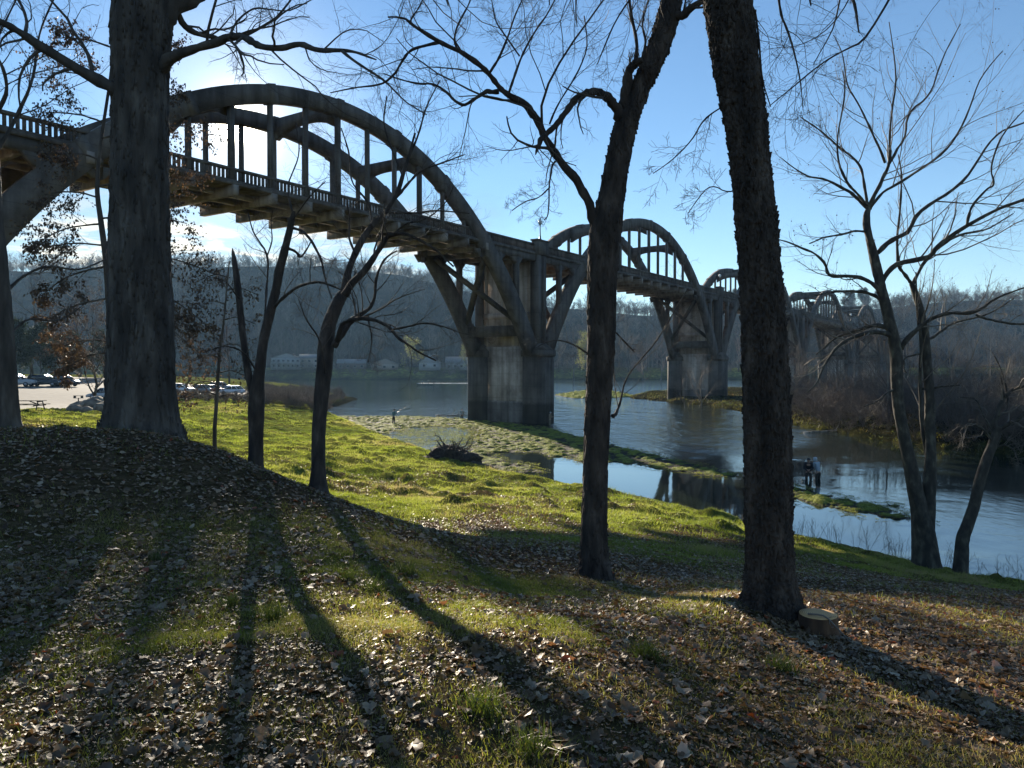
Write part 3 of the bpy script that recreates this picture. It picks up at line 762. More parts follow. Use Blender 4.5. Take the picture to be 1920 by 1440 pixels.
# ------------------------------------------------------------------ height lookup on the built ground sheet
_laz = np.concatenate([az, [az[0] + 2 * np.pi]]); _GZw = np.concatenate([GZ, GZ[:, :1]], 1); _lr = np.log(rr)
def gz(x, y):
    x = np.asarray(x, float); y = np.asarray(y, float)
    fa = np.interp(np.arctan2(x, y), _laz, np.arange(len(_laz))); fr = np.interp(np.log(np.maximum(np.hypot(x, y), .71)), _lr, np.arange(nr))
    a0 = np.minimum(fa.astype(int), len(_laz) - 2); r0 = np.minimum(fr.astype(int), nr - 2); ta = fa - a0; tr = fr - r0
    return (_GZw[r0, a0] * (1 - ta) + _GZw[r0, a0 + 1] * ta) * (1 - tr) + (_GZw[r0 + 1, a0] * (1 - ta) + _GZw[r0 + 1, a0 + 1] * ta) * tr

# ------------------------------------------------------------------ growing bare trees
def crom(P, K):
    P = np.asarray(P, float); n = len(P)
    if n == 2: return P[0] + (P[1] - P[0]) * np.linspace(0, 1, K)[:, None]
    Q_ = np.concatenate([[2 * P[0] - P[1]], P, [2 * P[-1] - P[-2]]]); t = np.linspace(0, n - 1, K); i = np.minimum(t.astype(int), n - 2); f = (t - i)[:, None]
    p0, p1, p2, p3 = Q_[i], Q_[i + 1], Q_[i + 2], Q_[i + 3]
    return 0.5 * ((2 * p1) + (-p0 + p2) * f + (2 * p0 - 5 * p1 + 4 * p2 - p3) * f ** 2 + (-p0 + 3 * p1 - 3 * p2 + p3) * f ** 3)
def limb(pts, Y, K=14, dY=0.0):
    """pts: (photo x, photo y, width in photo pixels[, extra depth]) at depth Y"""
    n = len(pts); X = []
    for i, p in enumerate(pts):
        y = Y + dY * i / max(1, n - 1) + (p[3] if len(p) > 3 else 0)
        q = PD(p[0], p[1], y); X.append([q[0], q[1], q[2], max(p[2], 0.6) / 2 * y / F])
    C = crom(X, K); return C[:, :3], np.maximum(C[:, 3], 0.002)
def grow(rng, P, R, n, lr=0.5, ang=0.8, K=6, wig=0.12, up=0.05, rr_=0.46, u0=0.2, u1=1.0, side=None, tip=0.35, lmin=0.05, lmax=9):
    P = np.asarray(P); R = np.asarray(R)
    if P.ndim == 2: P = P[None]; R = R[None]
    N, Kp, _ = P.shape
    u = u0 + (u1 - u0) * (np.arange(n)[None] + rng.random((N, n))) / n
    x = u * (Kp - 1); i = np.minimum(x.astype(int), Kp - 2); f = x - i; ar = np.arange(N)[:, None]
    pos = P[ar, i] * (1 - f)[..., None] + P[ar, i + 1] * f[..., None]
    T = P[ar, i + 1] - P[ar, i]; T /= np.linalg.norm(T, axis=2, keepdims=True) + 1e-9
    rad = R[ar, i] * (1 - f) + R[ar, i + 1] * f
    pl = np.linalg.norm(np.diff(P, axis=1), axis=2).sum(1)[:, None]
    Ln = np.clip(pl * lr * (1.3 - 0.75 * u) * (0.55 + 0.8 * rng.random((N, n))), lmin, lmax)
    rv = rng.normal(size=(N, n, 3)); rv -= (rv * T).sum(2, keepdims=True) * T; rv /= np.linalg.norm(rv, axis=2, keepdims=True) + 1e-9
    a = ang * (0.7 + 0.6 * rng.random((N, n)))[..., None]
    d = np.cos(a) * T + np.sin(a) * rv + np.array([0, 0, up * 2.0])
    d /= np.linalg.norm(d, axis=2, keepdims=True)
    out = [pos]; p = pos; st = (Ln / (K - 1))[..., None]; bend = rng.normal(size=(N, n, 3)) * wig * 0.5
    for k in range(K - 1):
        p = p + d * st; out.append(p)
        d = d + rng.normal(size=(N, n, 3)) * wig + bend + np.array([0, 0, up]); d /= np.linalg.norm(d, axis=2, keepdims=True)
    C = np.stack(out, 2).reshape(N * n, K, 3)
    r0 = np.minimum(rad * rr_, Ln * 0.05) * (0.8 + 0.4 * rng.random((N, n)))
    RR = (r0[..., None] * np.linspace(1, tip, K)).reshape(N * n, K)
    return C, RR
def trunk_mesh(P, R, sides, step, amp, fx, fz, seed, flare=0.0, flare_h=0.6, ridged=True, s0=0.25):
    Ln = np.linalg.norm(np.diff(P, axis=0), axis=1).sum(); K = max(8, int(Ln / step)); t = np.linspace(0, len(P) - 1, K); ii = np.arange(len(P))
    C = np.stack([np.interp(t, ii, P[:, j]) for j in range(3)], 1); r = np.interp(t, ii, R)
    s = np.concatenate([[0], np.cumsum(np.linalg.norm(np.diff(C, axis=0), axis=1))])
    T = np.gradient(C, axis=0); T /= np.linalg.norm(T, axis=1, keepdims=True)
    a = np.cross(T, [0, 1, 0.0]); a /= np.linalg.norm(a, axis=1, keepdims=True); b = np.cross(T, a)
    th = np.linspace(0, 2 * np.pi, sides, endpoint=False)
    cs, sn = np.cos(th)[None], np.sin(th)[None]; S = s[:, None]
    p = np.stack([cs * r[:, None] * fx, sn * r[:, None] * fx, S * fz + 0 * cs], -1)
    n = fbm(p, seed, 4, 0.55)
    if ridged: n = 1 - np.abs(2 * n - 1) * 2.2
    low = fbm(np.stack([cs * 1.3 + 0 * S, sn * 1.3 + 0 * S, S * 0.8 + 0 * cs], -1), seed + 5, 3) - 0.5
    rad = r[:, None] * (1 + 0.22 * low) + amp * (n - 0.4)
    if flare: rad = rad + flare * np.exp(-np.maximum(S - s0 * 0.9, 0) / flare_h) * (0.55 + 0.9 * vnoise(np.stack([cs * 1.6 + 0 * S, sn * 1.6 + 0 * S, 0 * S + 0 * cs], -1), seed + 9))
    V = C[:, None] + a[:, None] * (cs * rad)[..., None] + b[:, None] * (sn * rad)[..., None]
    J = np.arange(K * sides).reshape(K, sides)
    q = np.stack([J[:-1], np.roll(J, -1, 1)[:-1], np.roll(J, -1, 1)[1:], J[1:]], -1).reshape(-1, 4)
    mb = MB(); mb.add(V.reshape(-1, 3), q); mb.ngon(list(J[-1])); return mb
def bark_plates(tm_, axis, rng, n, ln, wd, lift, zmax):
    """loose strips of bark standing a little off the trunk"""
    V = tm_.v[0]; V = V[V[:, 2] < zmax]; p = V[rng.integers(0, len(V), n)]; ax = np.stack([np.interp(p[:, 2], axis[:, 2], axis[:, j]) for j in (0, 1)], 1)
    o = np.concatenate([p[:, :2] - ax, np.zeros((n, 1))], 1); o /= np.linalg.norm(o, axis=1, keepdims=True); up = np.array([0, 0, 1.0]) + rng.normal(size=(n, 3)) * .10; sd = np.cross(o, up); sd /= np.linalg.norm(sd, axis=1, keepdims=True)
    l = (ln * rng.uniform(.4, 1.4, n))[:, None]; w = (wd * rng.uniform(.4, 1.4, n))[:, None]; a = (lift * rng.uniform(-.2, 1, n))[:, None]; b = (lift * rng.uniform(-.2, 1.6, n))[:, None]; th = .004
    F_ = [p + o * a - sd * w / 2 - up * l / 2, p + o * a + sd * w * .4 - up * l * .45, p + o * b + sd * w / 2 + up * l * .5, p + o * b - sd * w * .35 + up * l * .42]; B_ = [q - o * (.012 + lift) for q in F_]
    M_ = MB(); base = (np.arange(n) * 8)[:, None]; M_.add(np.stack(F_ + B_, 1).reshape(-1, 3), np.concatenate([base + k for k in ([0, 1, 2, 3], [0, 4, 5, 1], [1, 5, 6, 2], [2, 6, 7, 3], [3, 7, 4, 0])])); return M_
def full_tree(name, base, label, cat, trunk, limbs, bark, twig, seed, tm, cfg, group=None, extra=None, leaves=None, plates=None):
    """trunk: (P,R) list (first is the main stem); limbs: list of (P,R)"""
    rng = np.random.default_rng(seed)
    t = empty(name, base, label, cat, group)
    for k, (P, R) in enumerate(trunk):
        tmb = trunk_mesh(P, R, seed=seed + k, **(tm if k == 0 else dict(tm, flare=0))); tmb.build('trunk' if k == 0 else 'stem', bark, t, smooth=True)
        if k == 0 and plates: bark_plates(tmb, P, rng, *plates).build('bark_plates', bark, t, kind='stuff')
    for P, R in limbs:
        mb = MB(); Pd = P + rng.normal(size=P.shape) * R[:, None] * 0.16
        P2_ = crom(Pd, len(Pd) * 2); R2_ = np.interp(np.linspace(0, len(R) - 1, len(P2_)), np.arange(len(R)), R) * (1 + 0.10 * rng.normal(size=len(P2_)))
        mb.tubes(P2_[None], np.maximum(R2_, 0.002)[None], 9); mb.build('limb', bark, t, smooth=True)
    mb = MB(); ends = []
    KK = 14
    LPs = np.stack([crom(P, KK) for P, R in limbs]); LRs = np.stack([np.interp(np.linspace(0, len(R) - 1, KK), np.arange(len(R)), R) for P, R in limbs])
    if extra is not None:
        for P, R in extra:
            mb.tubes(P, R, 6); 
            P_ = np.stack([crom(p, KK) for p in P]); R_2 = np.stack([np.interp(np.linspace(0, r.shape[0] - 1, KK), np.arange(r.shape[0]), r) for r in R])
            LPs = np.concatenate([LPs, P_]); LRs = np.concatenate([LRs, R_2])
    P, R = LPs, LRs
    for lv, c in enumerate(cfg):
        P, R = grow(rng, P, R, **c)
        R = np.maximum(R * 0.85, 0.0011)
        mb.tubes(P, R, 5 if lv == 0 else 4 if lv == 1 else 3, cap=False)
        ends.append((P, R))
    mb.build('crown', twig, t, smooth=True)
    return t, ends
def leaf_quads(mb, pts, rng, size=(0.05, 0.09), droop=0.7, ncup=0.3):
    n = len(pts); s = size[0] + (size[1] - size[0]) * rng.random(n)
    d = rng.normal(size=(n, 3)); d[:, 2] -= droop * 2; d /= np.linalg.norm(d, axis=1, keepdims=True)
    w = rng.normal(size=(n, 3)); w -= (w * d).sum(1, keepdims=True) * d; w /= np.linalg.norm(w, axis=1, keepdims=True); nn = np.cross(d, w)
    s = s[:, None]
    V = np.stack([pts, pts + d * s * .45 + w * s * .30 + nn * s * ncup * .4, pts + d * s, pts + d * s * .45 - w * s * .30 + nn * s * ncup * .4], 1)
    b = np.arange(n)[:, None] * 4
    mb.add(V.reshape(-1, 3), np.concatenate([b + [0, 1, 2], b + [0, 2, 3]]), np.repeat(rng.random(n), 4))
C3 = [dict(n=9, lr=0.42, ang=0.9, K=8, wig=0.16, up=0.03), dict(n=7, lr=0.45, ang=0.8, K=7, wig=0.18, up=0.03), dict(n=6, lr=0.5, ang=0.8, K=5, wig=0.2, up=0.02)]

# --- the near trees -------------------------------------------------
def base_at(px, py, Y):
    x = (px - 960) / F * Y; return (x, Y, float(gz(x, Y)))
def sink(P, b, d=0.25):     # start the trunk a little under the ground
    P = P.copy(); P[0, 2] = b[2] - d; return P
# big trunk on the left
Y2 = 13.6; b = base_at(265, 840, Y2)
P, R = limb([(265, 872, 138), (265, 838, 124), (265, 790, 114), (265, 700, 110), (264, 600, 104), (263, 500, 100), (262, 400, 96), (262, 300, 93), (262, 200, 92), (264, 110, 94), (268, 40, 100), (272, -30, 92), (276, -130, 80), (285, -300, 60), (300, -600, 40), (310, -1000, 20)], Y2, 60)
P = sink(P, b)
L_ = [limb([(225, 185, 26), (217, 172, 24), (150, 131, 20), (82, 88, 17), (37, 60, 14), (0, 41, 13), (-60, 25, 11), (-160, -30, 7)], Y2, 14, -1.5),
      limb([(300, 130, 26), (318, 110, 22), (345, 99, 17), (394, 84, 15), (430, 68, 14), (457, 69, 13), (487, 86, 12), (525, 90, 11), (562, 84, 10), (600, 94, 9), (637, 94, 7), (675, 100, 5), (705, 112, 3)], Y2, 26, -2.0),
      limb([(310, 10, 22), (330, 22, 15), (352, 56, 12), (390, 66, 10), (427, 75, 8), (470, 62, 6), (520, 30, 4), (560, -20, 3)], Y2, 14, 1.5),
      limb([(285, 30, 60), (330, 0, 46), (380, -30, 40), (450, -90, 34), (560, -200, 26), (700, -340, 16)], Y2, 14, 1.0),
      limb([(47, 62, 7), (50, 40, 6), (40, 10, 5), (20, -20, 4), (-10, -60, 3)], Y2, 10, 1.0),
      limb([(430, 75, 6), (445, 90, 5), (455, 115, 4), (457, 135, 3), (452, 142, 2)], Y2 - 0.7, 8),
      limb([(250, 0, 40), (200, -80, 32), (100, -180, 24), (-50, -260, 14)], Y2, 12, -1.0),
      limb([(640, 95, 6), (680, 125, 5), (720, 150, 4), (760, 190, 3), (800, 215, 2)], Y2 - 2, 9, -0.5),
      limb([(430, 70, 5), (445, 40, 4), (480, 15, 3), (540, 20, 2.5), (600, -10, 2)], Y2 - .8, 9),
      limb([(270, -200, 40), (400, -300, 30), (600, -330, 20), (760, -200, 10), (820, -60, 6), (840, 10, 3)], Y2, 14, -2.5)]
T2, e2 = full_tree('tall_tree', b, 'massive straight tree trunk with flared base, thickest of all the trunks, left of the sun', 'tree', [(P, R)], L_, M_bark, M_twig, 11,
                   dict(sides=150, step=0.035, amp=0.060, fx=8, fz=0.9, flare=0.22, flare_h=0.42),
                   [dict(n=9, lr=0.36, ang=0.9, K=9, wig=0.17, up=0.02), dict(n=7, lr=0.42, ang=0.8, K=7, wig=0.18, up=0.01), dict(n=5, lr=0.5, ang=0.8, K=5, wig=0.2, up=0.0)], plates=(2600, .16, .035, .012, 14))
# slim trunk at the left edge
Y1 = 17.6; b = base_at(14, 812, Y1)
P, R = limb([(16, 845, 56), (16, 812, 46), (14, 780, 38), (12, 700, 34), (6, 600, 31), (-2, 500, 28), (-10, 400, 25), (-20, 200, 22), (-25, 0, 18), (-20, -300, 12), (0, -600, 6)], Y1, 44); P = sink(P, b)
L_ = [limb([(-5, 470, 10), (-40, 380, 9), (-90, 300, 7), (-140, 200, 4)], Y1, 10, 1), limb([(-18, 230, 9), (10, 180, 7), (6, 130, 6), (-8, 90, 5), (20, 20, 3), (60, -60, 2)], Y1, 10, -1),
      limb([(-16, 300, 8), (25, 230, 7), (60, 150, 5), (75, 60, 4), (110, -20, 3)], Y1, 10, 1.5), limb([(0, 560, 7), (40, 520, 5), (90, 500, 4), (150, 505, 3), (210, 480, 2)], Y1, 10, 2), limb([(8, 640, 5), (50, 600, 4), (110, 600, 3), (160, 570, 2)], Y1, 10, 2)]
full_tree('slim_tree', b, 'slim rough-barked tree cut off by the left edge of the view', 'tree', [(P, R)], L_, M_bark, M_twig, 12, dict(sides=60, step=0.05, amp=0.018, fx=12, fz=1.6, flare=0.10, flare_h=0.4), C3)
# forked tree with a snapped-off left stem
Y3 = 12.6; b = base_at(479, 882, Y3)
P, R = limb([(479, 900, 27), (479, 880, 25), (480, 815, 26), (481, 760, 29), (484, 715, 22), (489, 680, 18), (495, 637, 17), (502, 605, 16), (510, 576, 16), (518, 540, 15), (524, 505, 15), (531, 480, 14), (540, 445, 12), (547, 415, 10), (551, 396, 5)], Y3, 40); P = sink(P, b)
St = limb([(479, 745, 18), (470, 718, 15), (462, 680, 13), (457, 640, 12), (451, 590, 12), (447, 545, 11), (441, 501, 9), (438, 480, 6), (436, 466, 2)], Y3, 24, 0.4)
L_ = [limb([(548, 428, 6), (567, 434, 5), (588, 458, 5), (603, 492, 4), (609, 519, 3), (622, 560, 2)], Y3, 12, -.5), limb([(541, 466, 6), (556, 473, 5), (563, 482, 4), (576, 466, 3), (584, 452, 2.5)], Y3, 8, .5),
      limb([(511, 579, 7), (531, 558, 6), (561, 537, 5), (591, 529, 5), (615, 533, 4), (640, 543, 3)], Y3, 12, -1), limb([(497, 600, 4), (500, 540, 4), (501, 480, 4), (477, 440, 3), (465, 398, 2)], Y3, 10, 1.0),
      limb([(501, 480, 3), (510, 450, 2.5), (508, 420, 2), (512, 395, 1.5)], Y3 + 1, 7), limb([(549, 400, 4), (540, 350, 3), (560, 290, 2.5), (555, 230, 2)], Y3, 9, 1), limb([(547, 415, 3), (580, 370, 2.5), (610, 340, 2)], Y3, 8, -1),
      limb([(484, 700, 4), (455, 660, 3), (420, 650, 2.5), (385, 660, 2)], Y3, 8, -1), limb([(449, 560, 3), (425, 530, 2.5), (400, 520, 2)], Y3, 7, -.4)]
_, e3 = full_tree('forked_tree', b, 'small forked tree whose left stem ends in a snapped point', 'tree', [(P, R), St], L_, M_bark_dark, M_twig, 13, dict(sides=40, step=0.03, amp=0.010, fx=16, fz=3, flare=0.06, flare_h=0.16),
          [dict(n=7, lr=0.5, ang=0.9, K=7, wig=0.18, up=0.04), dict(n=6, lr=0.5, ang=0.8, K=6, wig=0.2, up=0.03), dict(n=4, lr=0.5, ang=0.8, K=5, wig=0.22, up=0.0)])
# crooked tree leaning right
Y4 = 10.9; b = base_at(597, 926, Y4)
P, R = limb([(597, 945, 28), (597, 925, 26), (597, 860, 25), (598, 800, 25), (603, 740, 26), (608, 690, 28), (611, 650, 28), (617, 610, 25), (628, 580, 22), (638, 560, 20), (647, 545, 16), (652, 515, 13), (662, 485, 12), (680, 448, 11), (700, 420, 9), (722, 398, 8), (742, 368, 8), (752, 340, 7), (760, 312, 6), (768, 290, 4), (778, 250, 3)], Y4, 52, 1.5); P = sink(P, b)
L_ = [limb([(646, 552, 15), (682, 510, 12), (712, 465, 10), (736, 441, 8), (773, 443, 6), (818, 470, 4), (850, 500, 3)], Y4, 14, -.4), limb([(625, 650, 14), (640, 628, 12), (658, 603, 11), (678, 588, 8), (700, 568, 6), (706, 520, 5), (722, 485, 4), (745, 470, 3)], Y4, 14, .5),
      limb([(632, 640, 10), (642, 610, 9), (661, 600, 8), (694, 597, 7), (727, 612, 6), (751, 637, 5), (788, 661, 4), (818, 676, 3)], Y4, 14, -.8), limb([(738, 618, 4), (765, 612, 4), (797, 606, 3.5), (830, 612, 3), (863, 624, 2), (885, 628, 1.5)], Y4 - .5, 10),
      limb([(742, 370, 6), (765, 345, 5), (790, 320, 4), (830, 305, 3), (870, 290, 2)], Y4 + 1.2, 10, .5), limb([(700, 425, 5), (690, 380, 4), (660, 340, 3), (655, 290, 3), (640, 240, 2)], Y4 + 1, 10, .5),
      limb([(765, 300, 4), (785, 250, 3.5), (800, 200, 3), (825, 150, 2)], Y4 + 1.4, 8, .8), limb([(755, 330, 4), (735, 280, 3.5), (720, 230, 3), (725, 180, 2)], Y4 + 1.3, 8, .5), limb([(722, 398, 5), (770, 400, 4), (820, 395, 3), (880, 400, 2)], Y4 + 1, 8, .5),
      limb([(668, 480, 5), (655, 445, 4), (655, 410, 3), (650, 380, 2)], Y4 + .5, 8), limb([(610, 700, 5), (600, 640, 4), (575, 600, 3), (560, 560, 2)], Y4, 8, -.5), limb([(690, 590, 4), (697, 640, 3), (690, 680, 2)], Y4 + .2, 7),
      limb([(738, 440, 4), (760, 420, 3.5), (800, 410, 3), (835, 380, 2), (850, 350, 1.5)], Y4 - .3, 8)]
full_tree('crooked_tree', b, 'crooked tree bending right under the bridge with arching side limbs', 'tree', [(P, R)], L_, M_bark_dark, M_twig, 14, dict(sides=44, step=0.03, amp=0.011, fx=15, fz=3, flare=0.06, flare_h=0.16),
          [dict(n=9, lr=0.5, ang=0.75, K=8, wig=0.14, up=0.06), dict(n=7, lr=0.5, ang=0.7, K=6, wig=0.16, up=0.05), dict(n=5, lr=0.5, ang=0.7, K=5, wig=0.2, up=0.02)])
# tree with the looping broken limb
Y5 = 8.9; b = base_at(1115, 1082, Y5)
P, R = limb([(1115, 1110, 62), (1115, 1082, 54), (1114, 1040, 50), (1115, 960, 46), (1118, 850, 45), (1122, 740, 46), (1127, 640, 50), (1128, 560, 52), (1130, 490, 54), (1136, 430, 56), (1146, 370, 46), (1158, 300, 42), (1172, 240, 40), (1186, 200, 36), (1203, 160, 34), (1222, 120, 36), (1240, 75, 38), (1252, 35, 38), (1262, -10, 36), (1280, -80, 34), (1300, -200, 30), (1330, -400, 22), (1350, -700, 12)], Y5, 70); P = sink(P, b)
L_ = [limb([(1128, 440, 26), (1114, 409, 20), (1102, 375, 17), (1087, 349, 16), (1066, 320, 15), (1045, 294, 15), (1034, 274, 14), (1020, 252, 13), (1008, 226, 13), (992, 203, 13), (970, 186, 12), (945, 172, 11), (930, 157, 10), (911, 133, 10), (888, 113, 9), (862, 97, 9), (825, 79, 8), (780, 52, 6), (757, 34, 4), (727, 32, 3)], Y5, 34, -.6),
      limb([(1165, 228, 22), (1155, 207, 19), (1140, 186, 17), (1125, 174, 15), (1105, 172, 14), (1087, 181, 13), (1068, 200, 12), (1050, 224, 11), (1030, 247, 10), (1014, 262, 10), (1008, 276, 7), (1004, 290, 2)], Y5, 24, -.5),
      limb([(1170, 205, 22), (1173, 170, 19), (1180, 135, 17), (1193, 118, 15), (1203, 112, 10)], Y5, 10, -.2), limb([(1192, 118, 10), (1194, 85, 7), (1186, 40, 6), (1180, 0, 5), (1178, -60, 3)], Y5 - .15, 9), limb([(1203, 112, 6), (1210, 80, 5), (1205, 40, 4), (1220, -10, 3)], Y5 - .1, 9),
      limb([(1250, 45, 22), (1266, 34, 17), (1282, 24, 14), (1300, 12, 12), (1325, -2, 10), (1380, -40, 7)], Y5, 9, -.3),
      limb([(935, 171, 9), (915, 172, 8), (900, 177, 7), (874, 196, 6), (855, 190, 5), (836, 172, 5), (812, 158, 4), (787, 157, 4), (750, 149, 3), (720, 138, 2)], Y5 - .5, 18, .4),
      limb([(826, 80, 6), (805, 84, 6), (787, 88, 5), (766, 98, 5), (752, 118, 4.5), (740, 138, 4), (716, 157, 4), (670, 164, 3), (619, 174, 2)], Y5 - .4, 16, .6),
      limb([(955, 174, 5), (966, 140, 4.5), (979, 105, 4), (1003, 60, 3.5), (1025, 28, 3), (1045, -10, 2)], Y5 - .5, 10), limb([(917, 138, 5), (935, 110, 4.5), (950, 75, 4), (964, 34, 3), (984, -10, 2)], Y5 - .5, 10),
      limb([(862, 98, 5), (852, 75, 4), (862, 40, 3.5), (880, 5, 3), (890, -40, 2)], Y5 - .4, 9), limb([(779, 52, 4), (770, 38, 3.5), (785, 15, 3), (800, -20, 2)], Y5 - .4, 8),
      limb([(1046, 300, 4), (1036, 310, 3.5), (1030, 350, 3), (1028, 400, 2.5), (1020, 412, 2)], Y5, 9), limb([(1032, 350, 2.5), (1010, 370, 2.5), (985, 378, 2), (960, 395, 1.6)], Y5, 9), limb([(974, 105, 3), (950, 70, 3), (930, 40, 2.5), (922, 0, 2)], Y5 - .6, 8),
      limb([(1030, 232, 4), (1050, 190, 3), (1075, 150, 3), (1100, 90, 2.5), (1095, 30, 2)], Y5, 9, .5), limb([(1150, 780, 8), (1157, 770, 6), (1166, 740, 4), (1180, 700, 3), (1230, 640, 2.5), (1290, 540, 2)], Y5 - .05, 11, .6),
      limb([(1150, 640, 4), (1140, 610, 3), (1170, 640, 3), (1190, 660, 2)], Y5, 7), limb([(1128, 690, 3.5), (1098, 660, 3), (1060, 640, 2.5), (1030, 640, 2), (1000, 655, 1.5)], Y5, 8, -.6),
      limb([(1280, -100, 16), (1240, -200, 14), (1180, -250, 12), (1110, -200, 8), (1090, -100, 5), (1080, 0, 3), (1082, 50, 2)], Y5, 12, 1.0), limb([(1300, -200, 16), (1380, -280, 12), (1460, -200, 8), (1500, -80, 5), (1520, 10, 3)], Y5, 12, 1.5)]
full_tree('gnarled_tree', b, 'dark tree standing midway with a long left limb and a looped broken branch stub', 'tree', [(P, R)], L_, M_bark_dark, M_twig, 15, dict(sides=90, step=0.018, amp=0.018, fx=20, fz=4.0, flare=0.06, flare_h=0.14),
          [dict(n=8, lr=0.46, ang=0.85, K=9, wig=0.11, up=0.03), dict(n=6, lr=0.5, ang=0.8, K=7, wig=0.13, up=0.02), dict(n=4, lr=0.5, ang=0.8, K=5, wig=0.16, up=0.0)], plates=(2200, .07, .016, .007, 12))
# shaggy trunk in the right foreground
Y6 = 6.3; b = base_at(1445, 1138, Y6)
P, R = limb([(1448, 1190, 104), (1446, 1150, 96), (1445, 1110, 88), (1443, 1040, 82), (1441, 960, 80), (1440, 860, 79), (1438, 760, 80), (1434, 660, 78), (1429, 560, 73), (1423, 470, 70), (1415, 380, 68), (1406, 300, 67), (1396, 220, 70), (1385, 150, 74), (1375, 80, 77), (1365, 10, 79), (1355, -60, 78), (1340, -200, 72), (1320, -450, 60), (1310, -800, 40), (1300, -1200, 20)], Y6, 80); P = sink(P, b)
L_ = [limb([(1370, -60, 40), (1420, -140, 30), (1500, -160, 22), (1560, -80, 12), (1600, 0, 6), (1610, 60, 3)], Y6, 12, .6), limb([(1360, -120, 30), (1300, -220, 22), (1200, -260, 14), (1100, -180, 8), (1040, -60, 4), (1030, 10, 2)], Y6, 12, .6),
      limb([(1345, -200, 30), (1450, -320, 22), (1600, -380, 14), (1750, -260, 8), (1800, -120, 5), (1790, 0, 2.5)], Y6, 12, .8), limb([(1408, 10, 4), (1417, 28, 4), (1424, 90, 3.5), (1430, 150, 3), (1445, 200, 2)], Y6 - .1, 9),
      limb([(1455, -60, 5), (1463, 20, 4.5), (1474, 50, 4), (1490, 100, 3), (1500, 150, 2.5), (1505, 200, 1.5)], Y6, 9), limb([(1700, -60, 5), (1626, 66, 4), (1580, 95, 3), (1534, 124, 3), (1490, 160, 2.5), (1442, 199, 1.5)], Y6 + .4, 10),
      limb([(1340, -50, 6), (1380, -20, 5), (1400, 60, 3)], Y6 - .2, 8), limb([(1390, 180, 4), (1355, 200, 3), (1320, 225, 3), (1297, 262, 2.5), (1260, 300, 2), (1225, 325, 1.5)], Y6 + .1, 10), limb([(1410, 330, 3), (1370, 360, 2.5), (1330, 350, 2), (1290, 400, 1.5)], Y6 + .1, 8),
      limb([(1300, -150, 6), (1230, -60, 4), (1160, 30, 3), (1120, 120, 2)], Y6 + .3, 8)]
full_tree('shaggy_tree', b, 'nearest trunk with flaky shaggy bark, beside the low cut stump', 'tree', [(P, R)], L_, M_bark_dark, M_twig, 16, dict(sides=210, step=0.011, amp=0.026, fx=34, fz=12, flare=0.065, flare_h=0.12),
          [dict(n=7, lr=0.5, ang=0.75, K=9, wig=0.10, up=-0.01), dict(n=6, lr=0.45, ang=0.8, K=7, wig=0.12, up=-0.01), dict(n=4, lr=0.5, ang=0.8, K=5, wig=0.16, up=0.0)], plates=(5200, .045, .017, .012, 11))
# double sycamore at the water's edge
Y8 = 25.0; b = base_at(1735, 1068, Y8)
P, R = limb([(1737, 1085, 60), (1737, 1066, 50), (1734, 1030, 44), (1730, 990, 38), (1723, 950, 30), (1714, 910, 27), (1704, 860, 23), (1694, 813, 21), (1686, 770, 20), (1682, 720, 20), (1681, 672, 21), (1676, 635, 20), (1668, 604, 20), (1660, 570, 18), (1652, 540, 17), (1645, 510, 17), (1638, 480, 16), (1631, 450, 13), (1625, 425, 13), (1625, 405, 12), (1629, 390, 8)], Y8, 60); P = sink(P, b, .4)
St = limb([(1736, 1010, 30), (1740, 960, 25), (1743, 900, 23), (1745, 850, 19), (1744, 800, 17), (1743, 740, 17), (1740, 700, 16), (1736, 650, 15), (1732, 615, 14), (1727, 585, 12), (1718, 555, 12), (1709, 531, 8)], Y8, 36, .5)
def S(pts, d=0.0, dY=0.0): return limb(pts, Y8 + d, 14, dY)
